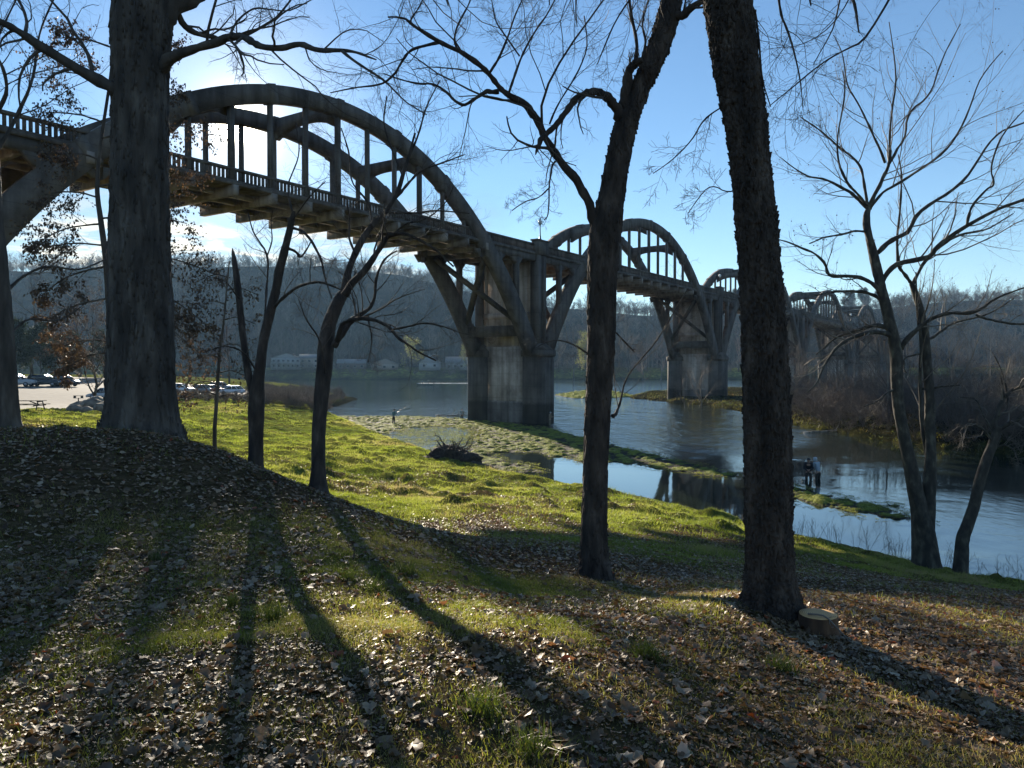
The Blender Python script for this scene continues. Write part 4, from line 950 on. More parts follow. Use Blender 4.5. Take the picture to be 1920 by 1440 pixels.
L_ = [S([(1629, 392, 9), (1640, 365, 8), (1655, 337, 7), (1667, 307, 6), (1668, 270, 5), (1669, 230, 4), (1680, 145, 3), (1667, 41, 1.5)]), S([(1667, 307, 5), (1682, 280, 5), (1697, 257, 4), (1705, 212, 4), (1742, 178, 3), (1760, 130, 3), (1776, 91, 2), (1801, 45, 1.5)], 0, .6),
      S([(1660, 305, 5), (1645, 270, 4), (1630, 237, 4), (1605, 187, 3), (1588, 157, 3), (1580, 103, 2), (1563, 66, 1.5)], 0, -.6), S([(1627, 388, 6), (1620, 345, 5), (1613, 312, 5), (1595, 292, 4), (1576, 278, 4), (1538, 245, 3), (1501, 220, 2)], 0, .7),
      S([(1624, 384, 6), (1605, 360, 5), (1588, 341, 5), (1572, 300, 4), (1571, 253, 3), (1584, 178, 3), (1580, 132, 1.5)], 0, -1), S([(1626, 392, 7), (1605, 370, 6), (1580, 353, 5), (1547, 337, 4), (1509, 328, 3), (1463, 295, 1.5)], 0, 1),
      S([(1630, 392, 6), (1655, 362, 5), (1688, 341, 5), (1734, 312, 4), (1780, 274, 4), (1813, 216, 3), (1838, 149, 2.5), (1880, 95, 1.5)], 0, -1), S([(1647, 475, 10), (1672, 449, 9), (1701, 437, 8), (1726, 395, 7), (1772, 366, 6), (1817, 328, 5), (1847, 278, 4), (1880, 245, 3), (1917, 232, 3), (1990, 200, 2)], 0, 1.2),
      S([(1654, 528, 10), (1680, 497, 9), (1738, 482, 9), (1763, 457, 8), (1813, 424, 7), (1863, 395, 6), (1920, 374, 5), (2000, 330, 3)], 0, -1.5), S([(1813, 424, 5), (1817, 400, 5), (1826, 382, 4), (1850, 355, 4), (1863, 345, 4), (1859, 312, 3), (1880, 253, 3), (1920, 207, 2)], -.9, 0),
      S([(1652, 548, 9), (1633, 530, 8), (1613, 520, 7), (1580, 518, 6), (1555, 516, 6), (1545, 492, 5), (1528, 476, 4), (1505, 466, 4), (1480, 455, 3), (1459, 449, 2)], 0, -1), S([(1657, 565, 7), (1630, 550, 6), (1600, 546, 5), (1560, 548, 4), (1526, 555, 2)], 0, .9),
      S([(1632, 436, 5), (1605, 433, 4), (1580, 439, 4), (1547, 445, 3), (1517, 457, 2)], 0, -.4), S([(1672, 618, 9), (1655, 612, 8), (1638, 611, 7), (1608, 619, 6), (1578, 629, 4), (1558, 640, 3), (1530, 665, 2)], 0, .8),
      S([(1673, 630, 10), (1655, 624, 9), (1629, 623, 8), (1594, 635, 7), (1572, 649, 6), (1555, 670, 5), (1541, 695, 4), (1530, 720, 3), (1514, 736, 2)], 0, -1.2), S([(1688, 655, 10), (1700, 638, 9), (1716, 622, 8), (1736, 603, 8), (1766, 590, 7), (1794, 586, 6), (1819, 588, 6), (1846, 574, 5), (1867, 560, 4), (1920, 540, 3)], 0, -1.0),
      S([(1830, 590, 5), (1860, 600, 4), (1900, 607, 4), (1960, 605, 3)], -.8), S([(1709, 533, 6), (1697, 515, 6), (1685, 497, 6), (1682, 449, 5), (1687, 400, 4), (1690, 330, 3), (1684, 290, 2)], .5), S([(1711, 534, 7), (1722, 512, 6), (1733, 492, 6), (1762, 463, 5), (1800, 440, 4), (1850, 430, 3), (1900, 400, 2)], .5, 1),
      S([(1740, 870, 7), (1733, 830, 7), (1727, 780, 6), (1725, 720, 6), (1726, 643, 6), (1722, 600, 5), (1719, 560, 4), (1717, 510, 2)], .3), S([(1728, 730, 4), (1750, 727, 4), (1775, 724, 3), (1800, 722, 2)], .3, -.5), S([(1680, 730, 5), (1665, 735, 4), (1645, 752, 3), (1620, 762, 2)], 0, -.8),
      S([(1735, 640, 5), (1760, 625, 5), (1790, 605, 4), (1850, 590, 3), (1900, 560, 2)], .4, 1.2), S([(1745, 660, 4), (1700, 670, 3), (1695, 690, 3), (1700, 700, 2)], .4, -.5)]
def sway(k): return k
T8, e8 = full_tree('river_sycamore', b, 'wide-spreading double-stemmed sycamore with seed balls at the water edge', 'tree', [(P, R), St], L_, M_bark_mottle, M_twig_pale, 17, dict(sides=60, step=0.045, amp=0.014, fx=9, fz=3, flare=0.06, flare_h=0.3),
          [dict(n=9, lr=0.42, ang=0.75, K=8, wig=0.10, up=0.05), dict(n=7, lr=0.5, ang=0.7, K=6, wig=0.13, up=0.05), dict(n=4, lr=0.5, ang=0.7, K=4, wig=0.2, up=0.02)])
rng = np.random.default_rng(5)
mb = MB(); Pe, _ = e8[1]; pick = Pe[rng.integers(0, len(Pe), 620), -1]
for p in pick:
    if p[2] < EZ + 1: continue
    s = 0.016 + 0.010 * rng.random(); q = p + [0, 0, -0.06 - s]
    d = np.array([[1, 0, 0], [-1, 0, 0], [0, 1, 0], [0, -1, 0], [0, 0, 1], [0, 0, -1]], float) * s + q
    mb.add(d, [[0, 2, 4], [2, 1, 4], [1, 3, 4], [3, 0, 4], [2, 0, 5], [1, 2, 5], [3, 1, 5], [0, 3, 5]])
mb.build('seed_balls', M_twig, T8, smooth=True, kind='stuff')
# leaning companion at the water's edge
Y9 = 24.2; b = base_at(1801, 1075, Y9)
P, R = limb([(1800, 1092, 32), (1801, 1073, 27), (1803, 1040, 24), (1806, 1008, 22), (1814, 985, 21), (1826, 950, 20), (1833, 920, 19), (1840, 893, 18), (1850, 862, 17), (1860, 836, 16), (1867, 815, 15), (1872, 800, 12)], Y9, 30); P = sink(P, b, .4)
L_ = [limb([(1869, 808, 10), (1866, 788, 9), (1872, 765, 8), (1884, 745, 7), (1900, 730, 7), (1925, 722, 6), (1960, 705, 5), (2010, 660, 3)], Y9, 14, .4), limb([(1872, 806, 10), (1890, 795, 9), (1906, 788, 8), (1925, 770, 7), (1960, 760, 5)], Y9, 12, -.4), limb([(1862, 830, 5), (1850, 812, 4), (1835, 800, 4), (1815, 795, 3), (1800, 810, 2)], Y9, 9, -.5),
      limb([(1884, 745, 4), (1880, 725, 3), (1876, 705, 2)], Y9 + .1, 7), limb([(1860, 840, 4), (1885, 835, 3), (1905, 850, 2), (1910, 880, 1.5)], Y9, 9, -.6), limb([(1867, 815, 4), (1845, 780, 3.5), (1830, 750, 3), (1800, 745, 2)], Y9, 9, .8), limb([(1872, 780, 4), (1890, 760, 3), (1880, 700, 3), (1860, 660, 2)], Y9, 9, .5)]
full_tree('leaning_tree', b, 'slender tree leaning right over the water beside the double sycamore', 'tree', [(P, R)], L_, M_bark_mottle, M_twig_pale, 18, dict(sides=44, step=0.05, amp=0.012, fx=10, fz=3, flare=0.02, flare_h=0.2),
          [dict(n=9, lr=0.6, ang=1.0, K=8, wig=0.22, up=0.0), dict(n=8, lr=0.5, ang=0.9, K=6, wig=0.25, up=0.0), dict(n=4, lr=0.5, ang=0.8, K=4, wig=0.2, up=0.0)])

# young tree behind the big trunk, still holding its dead leaves
M_leaf_dead = leafmat('clinging_dead_leaf', [(0.0, (0.045, 0.028, 0.018)), (0.5, (0.08, 0.055, 0.038)), (1.0, (0.18, 0.12, 0.075))], [(0.0, (0.04, 0.028, 0.02)), (0.85, (0.11, 0.07, 0.04)), (1.0, (0.30, 0.16, 0.06))], 0.25)
Yb = 27.0; b = base_at(203, 815, Yb)
P, R = limb([(203, 830, 15), (203, 800, 13), (204, 700, 12), (206, 600, 12), (200, 500, 11), (190, 420, 10), (182, 350, 8), (190, 260, 6), (205, 160, 5), (215, 60, 3), (220, -40, 2)], Yb, 30); P = sink(P, b)
L_ = []
rg = np.random.default_rng(77)
for (x, y, dx, dy, ln) in [(205, 640, -1, -.1, 95), (205, 600, 1, -.1, 150), (202, 560, -1, .2, 120), (200, 520, 1, .35, 190), (198, 500, -1, .25, 120), (195, 460, -1, -.1, 130), (196, 470, 1, .1, 210), (190, 420, -1, .1, 120), (190, 410, 1, -.1, 160), (184, 370, -1, -.3, 100), (184, 350, 1, -.2, 180), (186, 300, -1, -.4, 90),
                           (190, 260, 1, -.3, 170), (195, 230, -1, -.4, 110), (203, 170, 1, -.2, 130), (205, 160, -1, -.5, 110), (208, 120, 1, -.5, 120), (212, 90, -1, -.4, 110), (203, 690, 1, .3, 130), (205, 560, 1, .5, 170), (205, 660, -1, .2, 90)]:
    L_.append(limb([(x, y, 4), (x + dx * ln * .35, y + dy * ln * .3, 3), (x + dx * ln * .7, y + dy * ln * .6 + 8, 2.5), (x + dx * ln, y + dy * ln + 25, 1.5)], Yb, 10, rg.uniform(-1.6, 1.6)))
Tb, eb = full_tree('young_beech', b, 'slender young tree behind the massive trunk still hung with dry brown leaves', 'tree', [(P, R)], L_, M_bark, M_twig, 19, dict(sides=24, step=0.08, amp=0.003, fx=10, fz=2),
          [dict(n=11, lr=0.45, ang=0.7, K=6, wig=0.12, up=-0.01), dict(n=7, lr=0.5, ang=0.7, K=5, wig=0.15, up=-0.02)])
mb = MB(); pts = np.concatenate([eb[1][0][:, 1:].reshape(-1, 3), eb[0][0][:, 3:].reshape(-1, 3)]); pts = np.concatenate([pts, pts + rng.normal(size=pts.shape) * .07])
pts = pts[rng.random(len(pts)) < 0.95]; leaf_quads(mb, pts, rng, (0.08, 0.13)); mb.build('leaves', M_leaf_dead, Tb, tint=True, kind='stuff')
# a second, sparser one behind the forked tree
Yc = 26.0; b = base_at(402, 800, Yc)
P, R = limb([(402, 812, 8), (404, 780, 7), (408, 720, 6), (412, 660, 5), (420, 600, 4), (425, 540, 3), (430, 490, 2)], Yc, 20); P = sink(P, b)
L_ = [limb([(x, y, 3), (x + d * 25, y - 5, 2), (x + d * 60, y + 8, 1.5)], Yc, 8, dd) for x, y, d, dd in [(408, 720, -1, 1), (409, 700, 1, -1), (411, 670, -1, -1), (413, 650, 1, 1), (416, 620, -1, .6), (420, 600, 1, -.6), (423, 570, -1, -1), (425, 545, 1, 1), (428, 520, -1, .3), (405, 745, 1, 1.2), (405, 740, -1, -1.2)]]
Tc, ec = full_tree('leafy_sapling', b, 'sapling with dark clinging leaves between the massive trunk and the forked tree', 'tree', [(P, R)], L_, M_bark, M_twig, 20, dict(sides=12, step=0.1, amp=0.002, fx=10, fz=2),
          [dict(n=8, lr=0.6, ang=0.8, K=5, wig=0.12, up=0.0), dict(n=5, lr=0.5, ang=0.7, K=4, wig=0.15, up=0.0)])
mb = MB(); pts = np.concatenate([ec[1][0][:, 2:].reshape(-1, 3)]); leaf_quads(mb, pts, rng, (0.07, 0.12)); mb.build('leaves', M_leaf_dead, Tc, tint=True, kind='stuff')
# ------------------------------------------------------------------ background trees and brush
rng = np.random.default_rng(101)
def proto_tree(rg, H, nl=9, lv=((6, 0.5), (5, 0.5)), spread=0.75, K=5, r0=None, u0=0.25, up=0.05):
    r0 = r0 or H * 0.014
    P = np.array([[0, 0, -0.3], [0.02 * H, 0, H * .25], [0, 0.02 * H, H * .5], [0.02 * H, 0.02 * H, H * .75], [0.0, 0, H]]) + rg.normal(size=(5, 3)) * H * 0.012
    P[0, :2] = 0; R = r0 * np.array([1.25, 0.9, 0.65, 0.4, 0.12]); tr = [(P[None], R[None], 6)]
    A, B = grow(rg, P, R, nl, lr=0.45, ang=spread, K=K + 1, wig=0.12, up=up, rr_=0.6, u0=u0); cr = [(A, B, 4)]
    for n, l in lv:
        A, B = grow(rg, A, B, n, lr=l, ang=0.7, K=K, wig=0.16, up=up * .8); cr.append((A, np.maximum(B, 0.0035 * H / 10), 3)); K = max(3, K - 1)
    return tr, cr
def bg_tree(name, x, y, H, label, group, bark, twig, rg, z=None, cat='tree', leaves=None, lmat=None, src=None, rz=0.0, **k):
    z = float(gz(x, y)) if z is None else z
    if src is not None:
        o = copy_tree(src[0]); o.location = (x, y, z); o.rotation_euler = (0, 0, rz); s = H / src[1]; o.scale = (s, s, s); o['label'] = label; o['group'] = group
        return o
    t = empty(name, (0, 0, 0), label, cat, group)
    tr, cr = proto_tree(rg, H, **k)
    mb = MB(); [mb.tubes(*a) for a in tr]; mb.build('trunk', bark, t, smooth=True)
    mb = MB(); [mb.tubes(*a, cap=False) for a in cr]; mb.build('crown', twig, t, smooth=True)
    if leaves:
        mb = MB(); pts = np.concatenate([a[0][:, 1:].reshape(-1, 3) for a in cr[1:]]); pts = np.concatenate([pts] * int(math.ceil(leaves[0]))); pts = pts[rg.random(len(pts)) < leaves[0] / math.ceil(leaves[0])] + rg.normal(size=(1, 3)) * 0
        pts = pts + rg.normal(size=pts.shape) * leaves[1] * 1.2
        leaf_quads(mb, pts, rg, (leaves[1], leaves[1] * 1.7)); mb.build('leaves', lmat, t, tint=True, kind='stuff')
    t.location = (x, y, z); t.rotation_euler = (0, 0, rz)
    return t
M_btwig = mat('far_twig', [(0.3, (0.075, 0.058, 0.048)), (0.7, (0.16, 0.125, 0.10))], 1, 0.8)
M_btwig_red = mat('far_twig_reddish', [(0.3, (0.10, 0.06, 0.05)), (0.7, (0.20, 0.12, 0.10))], 1, 0.8)
M_leaf_olive = leafmat('olive_leaf', [(0.0, (0.025, 0.035, 0.012)), (1.0, (0.09, 0.10, 0.035))], [(0.0, (0.05, 0.07, 0.01)), (1.0, (0.20, 0.22, 0.05))], 0.3)
M_leaf_yellow = leafmat('yellow_green_leaf', [(0.0, (0.10, 0.11, 0.03)), (1.0, (0.22, 0.22, 0.06))], [(0.0, (0.18, 0.2, 0.03)), (1.0, (0.4, 0.38, 0.08))], 0.4)
M_ever = leafmat('evergreen', [(0.0, (0.012, 0.02, 0.010)), (1.0, (0.05, 0.065, 0.028))], [(0.0, (0.02, 0.03, 0.01)), (1.0, (0.07, 0.09, 0.02))], 0.2)
rg = np.random.default_rng(7)
def at(px, Y): return ((px - 960) / F * Y, Y)
# trees standing along the far bank
x, y = at(1075, 418); FT = [(bg_tree('bare_tree', x, y, 27, 'tall leafless tree on the far bank just right of the nearest bridge pier', 'leafless trees along the far bank', M_bark, M_btwig, rg, nl=14, lv=((7, .5), (6, .5), (3, .5)), spread=0.7), 27)]
x, y = at(1240, 425); FT.append((bg_tree('bare_tree', x, y, 25, 'round reddish leafless tree seen through the bridge left of the second pier', 'leafless trees along the far bank', M_bark, M_btwig_red, rg, nl=16, lv=((8, .5), (6, .5), (3, .5)), spread=0.9, u0=0.15), 25))
x, y = at(1150, 412); FT.append((bg_tree('bare_tree', x, y, 23, 'leafless tree on the far bank hidden partly by the gnarled dark trunk', 'leafless trees along the far bank', M_bark, M_btwig, rg, nl=13, lv=((7, .5), (6, .5), (3, .5)), spread=0.8), 23))
FTL = [(1048, 440, 24, 'narrow leafless tree touching the right edge of the nearest pier'), (1100, 432, 30, 'tallest leafless tree between the nearest pier and the gnarled trunk'), (1178, 440, 28, 'leafless tree rising close behind the gnarled trunk on the far bank'),
       (1205, 415, 19, 'short leafless tree on the lit grass bank left of the reddish one'), (1275, 436, 24, 'leafless tree framed between the reddish tree and the second pier'), (1300, 455, 27, 'leafless tree behind the cross bracing of the second pier'),
       (1385, 440, 26, 'leafless tree between the second pier and the shaggy trunk'), (820, 445, 20, 'leafless tree beside the white gabled cottage'), (705, 452, 22, 'leafless tree beside the brown low house'), (950, 470, 26, 'leafless tree seen through the nearest pier legs'),
       (630, 470, 24, 'leafless tree between the two-storey house and the crooked tree'), (480, 460, 25, 'leafless tree left of the two-storey house'), (1340, 470, 26, 'leafless tree whose top shows over the second pier'), (1235, 640, 34, 'bare tree top just poking over the road between the second and third arch')]
for i, (px, Y, H, lb) in enumerate(FTL):
    x, y = at(px, Y); bg_tree('bare_tree', x, y, H, lb, 'leafless trees along the far bank', None, None, rg, src=FT[(i + (i > 2)) % 3], rz=rg.uniform(0, 6))
x, y = at(768, 425); bg_tree('yellow_tree', x, y, 19, 'tree with sparse yellow leaves beside the brown low house', 'pale leafy trees on the far bank', M_bark, M_btwig, rg, cat='tree', leaves=(1.0, 0.42), lmat=M_leaf_yellow, nl=10, lv=((6, .5), (4, .5)))
x, y = at(875, 430); bg_tree('yellow_tree', x, y, 17, 'pale leafy tree against the left edge of the nearest pier', 'pale leafy trees on the far bank', M_bark, M_btwig, rg, leaves=(1.3, 0.42), lmat=M_leaf_yellow, nl=10, lv=((6, .5), (4, .5)))
x, y = at(1098, 400); bg_tree('yellow_tree', x, y, 22, 'yellow green tree left of the gnarled trunk on the far bank', 'pale leafy trees on the far bank', M_bark, M_btwig, rg, leaves=(1.6, 0.40), lmat=M_leaf_yellow, nl=12, lv=((6, .5), (4, .5)))
# dark trees behind the parking lot
EVL = [(75, 150, 9, 'dark evergreen behind the two parked dark vehicles'), (130, 158, 8, 'olive evergreen just right of the parked dark vehicles'), (20, 150, 10, 'dark evergreen behind the slim tree at the left edge'), (-60, 150, 10, 'dark evergreen beyond the left end of the parking lot'), (195, 175, 9, 'dark evergreen showing between the brown shrub and the massive trunk')]
e0 = None
for px, Y, H, lb in EVL:
    x, y = at(px, Y)
    if e0 is None:
        e0 = (bg_tree('evergreen_tree', x, y, H, lb, 'dark evergreens behind the parking lot', M_bark, M_ever, rg, leaves=(5, 0.24), lmat=M_ever, nl=16, lv=((8, .5), (5, .5)), spread=0.9, u0=0.05), H)
    else: bg_tree('evergreen_tree', x, y, H, lb, 'dark evergreens behind the parking lot', None, None, rg, src=e0, rz=rg.uniform(0, 6))
BKL = [(60, 175, 24, 'bare tree rising behind the parked dark vehicles'), (150, 185, 22, 'bare tree behind the brown leafy shrub'), (-30, 170, 26, 'bare tree beyond the left edge of the parking lot'), (355, 190, 20, 'bare tree standing behind the glinting parked cars'), (430, 195, 17, 'bare tree behind the forked tree beyond the parked cars')]
for i, (px, Y, H, lb) in enumerate(BKL):
    x, y = at(px, Y); bg_tree('bare_tree', x, y, H, lb, 'bare trees behind the parking lot', None, None, rg, src=FT[i % 3], rz=rg.uniform(0, 6))
x, y = at(172, 84); bg_tree('leafy_shrub', x, y, 10.5, 'tall shrub of glinting brown leaves beside the massive trunk at the parking lot edge', 'brown shrub', M_bark, M_twig, rg, cat='shrub', leaves=(2.2, 0.09), lmat=M_leaf_dead, nl=16, lv=((7, .5), (5, .5)), spread=0.8, u0=0.08)

# thicket on the far side of the right channel
TK = []
for H in (9.5, 8.0, 7.0):
    TK.append((None, H))
TH = []
spots = []
rs = np.random.default_rng(33)
while len(spots) < 46:
    px = rs.uniform(1480, 2250); Y = rs.uniform(70, 205); x, y = at(px, Y)
    if sdpoly(np.array([x]), np.array([y]), ISLE)[0] < 3: continue
    if all(math.hypot(x - a, y - b_) > 4 for a, b_ in spots): spots.append((x, y))
lab = 'grey leafless tree in the tangled thicket across the right channel'
for i, (x, y) in enumerate(spots):
    H = rs.uniform(7, 10.5)
    if i < 3:
        TH.append((bg_tree('thicket_tree', x, y, H, lab, 'thicket trees across the channel', M_twig_pale, M_btwig, rs, nl=12, lv=((6, .55), (5, .5), (3, .5)), spread=0.75, u0=0.1, r0=0.10), H))
    else: bg_tree('thicket_tree', x, y, H, lab, 'thicket trees across the channel', None, None, rs, src=TH[i % 3], rz=rs.uniform(0, 6))
x, y = at(1315, 130); bg_tree('bare_sapling', x, y, 9, 'leafless sapling growing against the base of the second pier', 'saplings by the second pier', None, None, rs, src=TH[0], rz=1.0)
x, y = at(1285, 128); bg_tree('bare_sapling', x, y, 7, 'shorter leafless sapling left of the one at the second pier', 'saplings by the second pier', None, None, rs, src=TH[1], rz=2.0)
x, y = at(1105, 170); bg_tree('bare_sapling', x, y, 5, 'low bare shrub on the driftwood shoal', 'saplings by the second pier', None, None, rs, src=TH[2], rz=2.0, z=0.2)

def shrub_pts(rg, H):
    n = 7; a = rg.uniform(0, 6.28, n); t = rg.uniform(0.2, 0.9, n); d = np.stack([np.cos(a) * t, np.sin(a) * t, np.ones(n)], -1)
    P = d[:, None, :] * (H * rg.uniform(.6, 1, n)[:, None, None] * np.linspace(0, 1, 5)[None, :, None]) + rg.normal(size=(n, 5, 3)) * H * 0.03; P[:, 0] = 0
    R = np.full((n, 5), 1.0) * np.linspace(1, .3, 5) * H * 0.012
    A, B = grow(rg, P, R, 6, lr=.5, ang=.7, K=4, wig=.2, up=.04); C, D = grow(rg, A, B, 5, lr=.55, ang=.7, K=3, wig=.2, up=.02)
    return [(P, R), (A, B), (C, np.maximum(D, .004))]
def brush(name, pts, Hs, m, label, seed, leaf=None):
    rg = np.random.default_rng(seed); pr = [shrub_pts(rg, 1.0) for _ in range(6)]; mb = MB(); lp = []
    for (x, y, z), H in zip(pts, Hs):
        a = rg.uniform(0, 6.28); Rm = np.array([[math.cos(a), -math.sin(a), 0], [math.sin(a), math.cos(a), 0], [0, 0, 1]]) * H
        for P, R in pr[rg.integers(6)]:
            Q2 = P @ Rm.T + [x, y, z]; mb.tubes(Q2, np.maximum(R * H ** .6, 0.004 + 0.00005 * y), 3, cap=False); 
        if leaf: lp.append(Q2[rg.random(len(Q2)) < leaf, -1])
    o = mb.build(name, m, label=label, kind='stuff', smooth=True)
    if leaf:
        l = MB(); leaf_quads(l, np.concatenate(lp), rg, (0.06, 0.12)); l.build('leaves', M_leaf_dead, o, tint=True, kind='stuff')
    return o
def scatter_poly(test, n, px0, px1, Y0, Y1, seed, zf=None):
    rg = np.random.default_rng(seed); out = []
    while len(out) < n:
        px = rg.uniform(px0, px1, 500); Y = np.exp(rg.uniform(math.log(Y0), math.log(Y1), 500)); x = (px - 960) / F * Y
        ok = test(x, Y, rg); x, Y = x[ok], Y[ok]; z = (zf or gz)(x, Y); out += list(zip(x, Y, z - 0.1))
    return out[:n]
p = scatter_poly(lambda x, y, r: (sdpoly(x, y, ISLE) > 0.6) & ((r.random(len(x)) < .35) | (sdpoly(x, y, ISLE) < 14)), 620, 1430, 2500, 58, 210, 51)
brush('riverside_brush', p, np.random.default_rng(1).uniform(1.6, 4.6, len(p)), M_btwig, 'tangled grey brown brush covering the bank across the right channel', 52, leaf=0.10)
p = scatter_poly(lambda x, y, r: (sdpoly(x, y, RIVER) < -1.5) & (np.abs(gz(x, y)) < 4.5) & ((960 + F * x / y > 470) | (y < 117)), 420, 325, 672, 98, 176, 53)
brush('meadow_brush', p, [np.random.default_rng(int(abs(q[0] * 977 + q[1] * 131))).uniform(0.8, 1.9) * (0.5 if 960 + F * q[0] / q[1] < 470 else 1.0) for q in p], M_btwig, 'brown weeds and brush between the meadow and the river on the left', 54, leaf=0.2)
p = scatter_poly(lambda x, y, r: (sdpoly(x, y, RIVER) < -6) & (sdpoly(x, y, RIVER) > -32), 260, -200, 2300, 429, 455, 55)
brush('far_bank_brush', p, np.random.default_rng(3).uniform(3, 8, len(p)), M_btwig, 'brush and scrub lining the far river bank', 56)

# the wooded bluff: far too many trees to count
def tint_mat(name, stops):
    m, N, L = new_mat(name); out = N.new('ShaderNodeOutputMaterial'); p = N.new('ShaderNodeBsdfPrincipled'); a = N.new('ShaderNodeAttribute'); a.attribute_name = 'tint'; r = ramp(N, stops)
    L.new(a.outputs['Fac'], r.inputs[0]); L.new(r.outputs[0], p.inputs['Base Color']); p.inputs['Roughness'].default_value = .85; L.new(p.outputs[0], out.inputs[0]); return m
M_forest = tint_mat('winter_forest', [(0.0, (0.018, 0.022, 0.012)), (0.22, (0.035, 0.038, 0.02)), (0.3, (0.06, 0.05, 0.042)), (0.6, (0.12, 0.095, 0.078)), (1.0, (0.20, 0.165, 0.14))])
def forest(name, n, Y0, Y1, seed, Hr, m, label, px0=-260, px1=2350, w=1.0):
    rg = np.random.default_rng(seed); pr = []
    for _ in range(5):
        P = np.array([[0, 0, 0], [0.01, 0, .5], [0, .01, 1.0]]); R = np.array([.014, .010, .003])
        A, B = grow(rg, P, R, 11, lr=.42, ang=.65, K=3, wig=.1, up=.1, u0=.2); C, D = grow(rg, A, B, 5, lr=.55, ang=.6, K=3, wig=.15, up=.08)
        pr.append([(P[None], R[None]), (A, B), (C, D)])
    mb = MB()
    for _ in range(n):
        Y = rg.uniform(Y0, Y1); px = rg.uniform(px0, px1); x = (px - 960) / F * Y; H = rg.uniform(*Hr) * (0.75 + 0.5 * float(vnoise(np.array([[x * .02, Y * .02, 3.3]]))[0])); z = float(gz(x, Y)); a = rg.uniform(0, 6.28)
        Rm = np.array([[math.cos(a), -math.sin(a), 0], [math.sin(a), math.cos(a), 0], [0, 0, 1]]) * H * np.array([w, w, 1])
        tn = float(np.clip(vnoise(np.array([[x * .015, Y * .015, 7.7]]))[0] * .9 + rg.normal() * .16, 0, 1))
        for k, (P, R) in enumerate(pr[rg.integers(5)]):
            mb.tubes(P @ Rm.T + [x, Y, z - .5], np.maximum(R * H, (0.11, 0.07, 0.05)[k] * Y / 600), 3, cap=False, tint=tn)
    return mb.build(name, m, label=label, kind='stuff', tint=True)
forest('hillside_forest', 2400, 500, 745, 61, (9, 16), M_forest, 'leafless winter forest covering the whole bluff beyond the river', w=1.5)
forest('ridge_forest', 2300, 735, 810, 63, (3, 10.5), M_forest, 'leafless trees crowding the crest of the bluff against the sky', w=1.7)
forest('foothill_forest', 420, 462, 530, 62, (14, 24), M_forest, 'leafless woodland at the foot of the bluff behind the houses')
# dark evergreens on the crest right of the bridge
for i, (px, H, lb) in enumerate([(1375, 20, 'dark evergreen on the ridge left of the shaggy trunk'), (1618, 18, 'dark evergreen on the ridge just right of the last arch'), (1650, 17, 'dark evergreen on the ridge behind the double sycamore stems'), (1590, 17, 'dark evergreen on the ridge touching the last arch')]):
    x, y = at(px, 740); bg_tree('evergreen_tree', x, y, H, lb, 'ridge evergreens', None, None, rg, src=e0, rz=rg.uniform(0, 6))

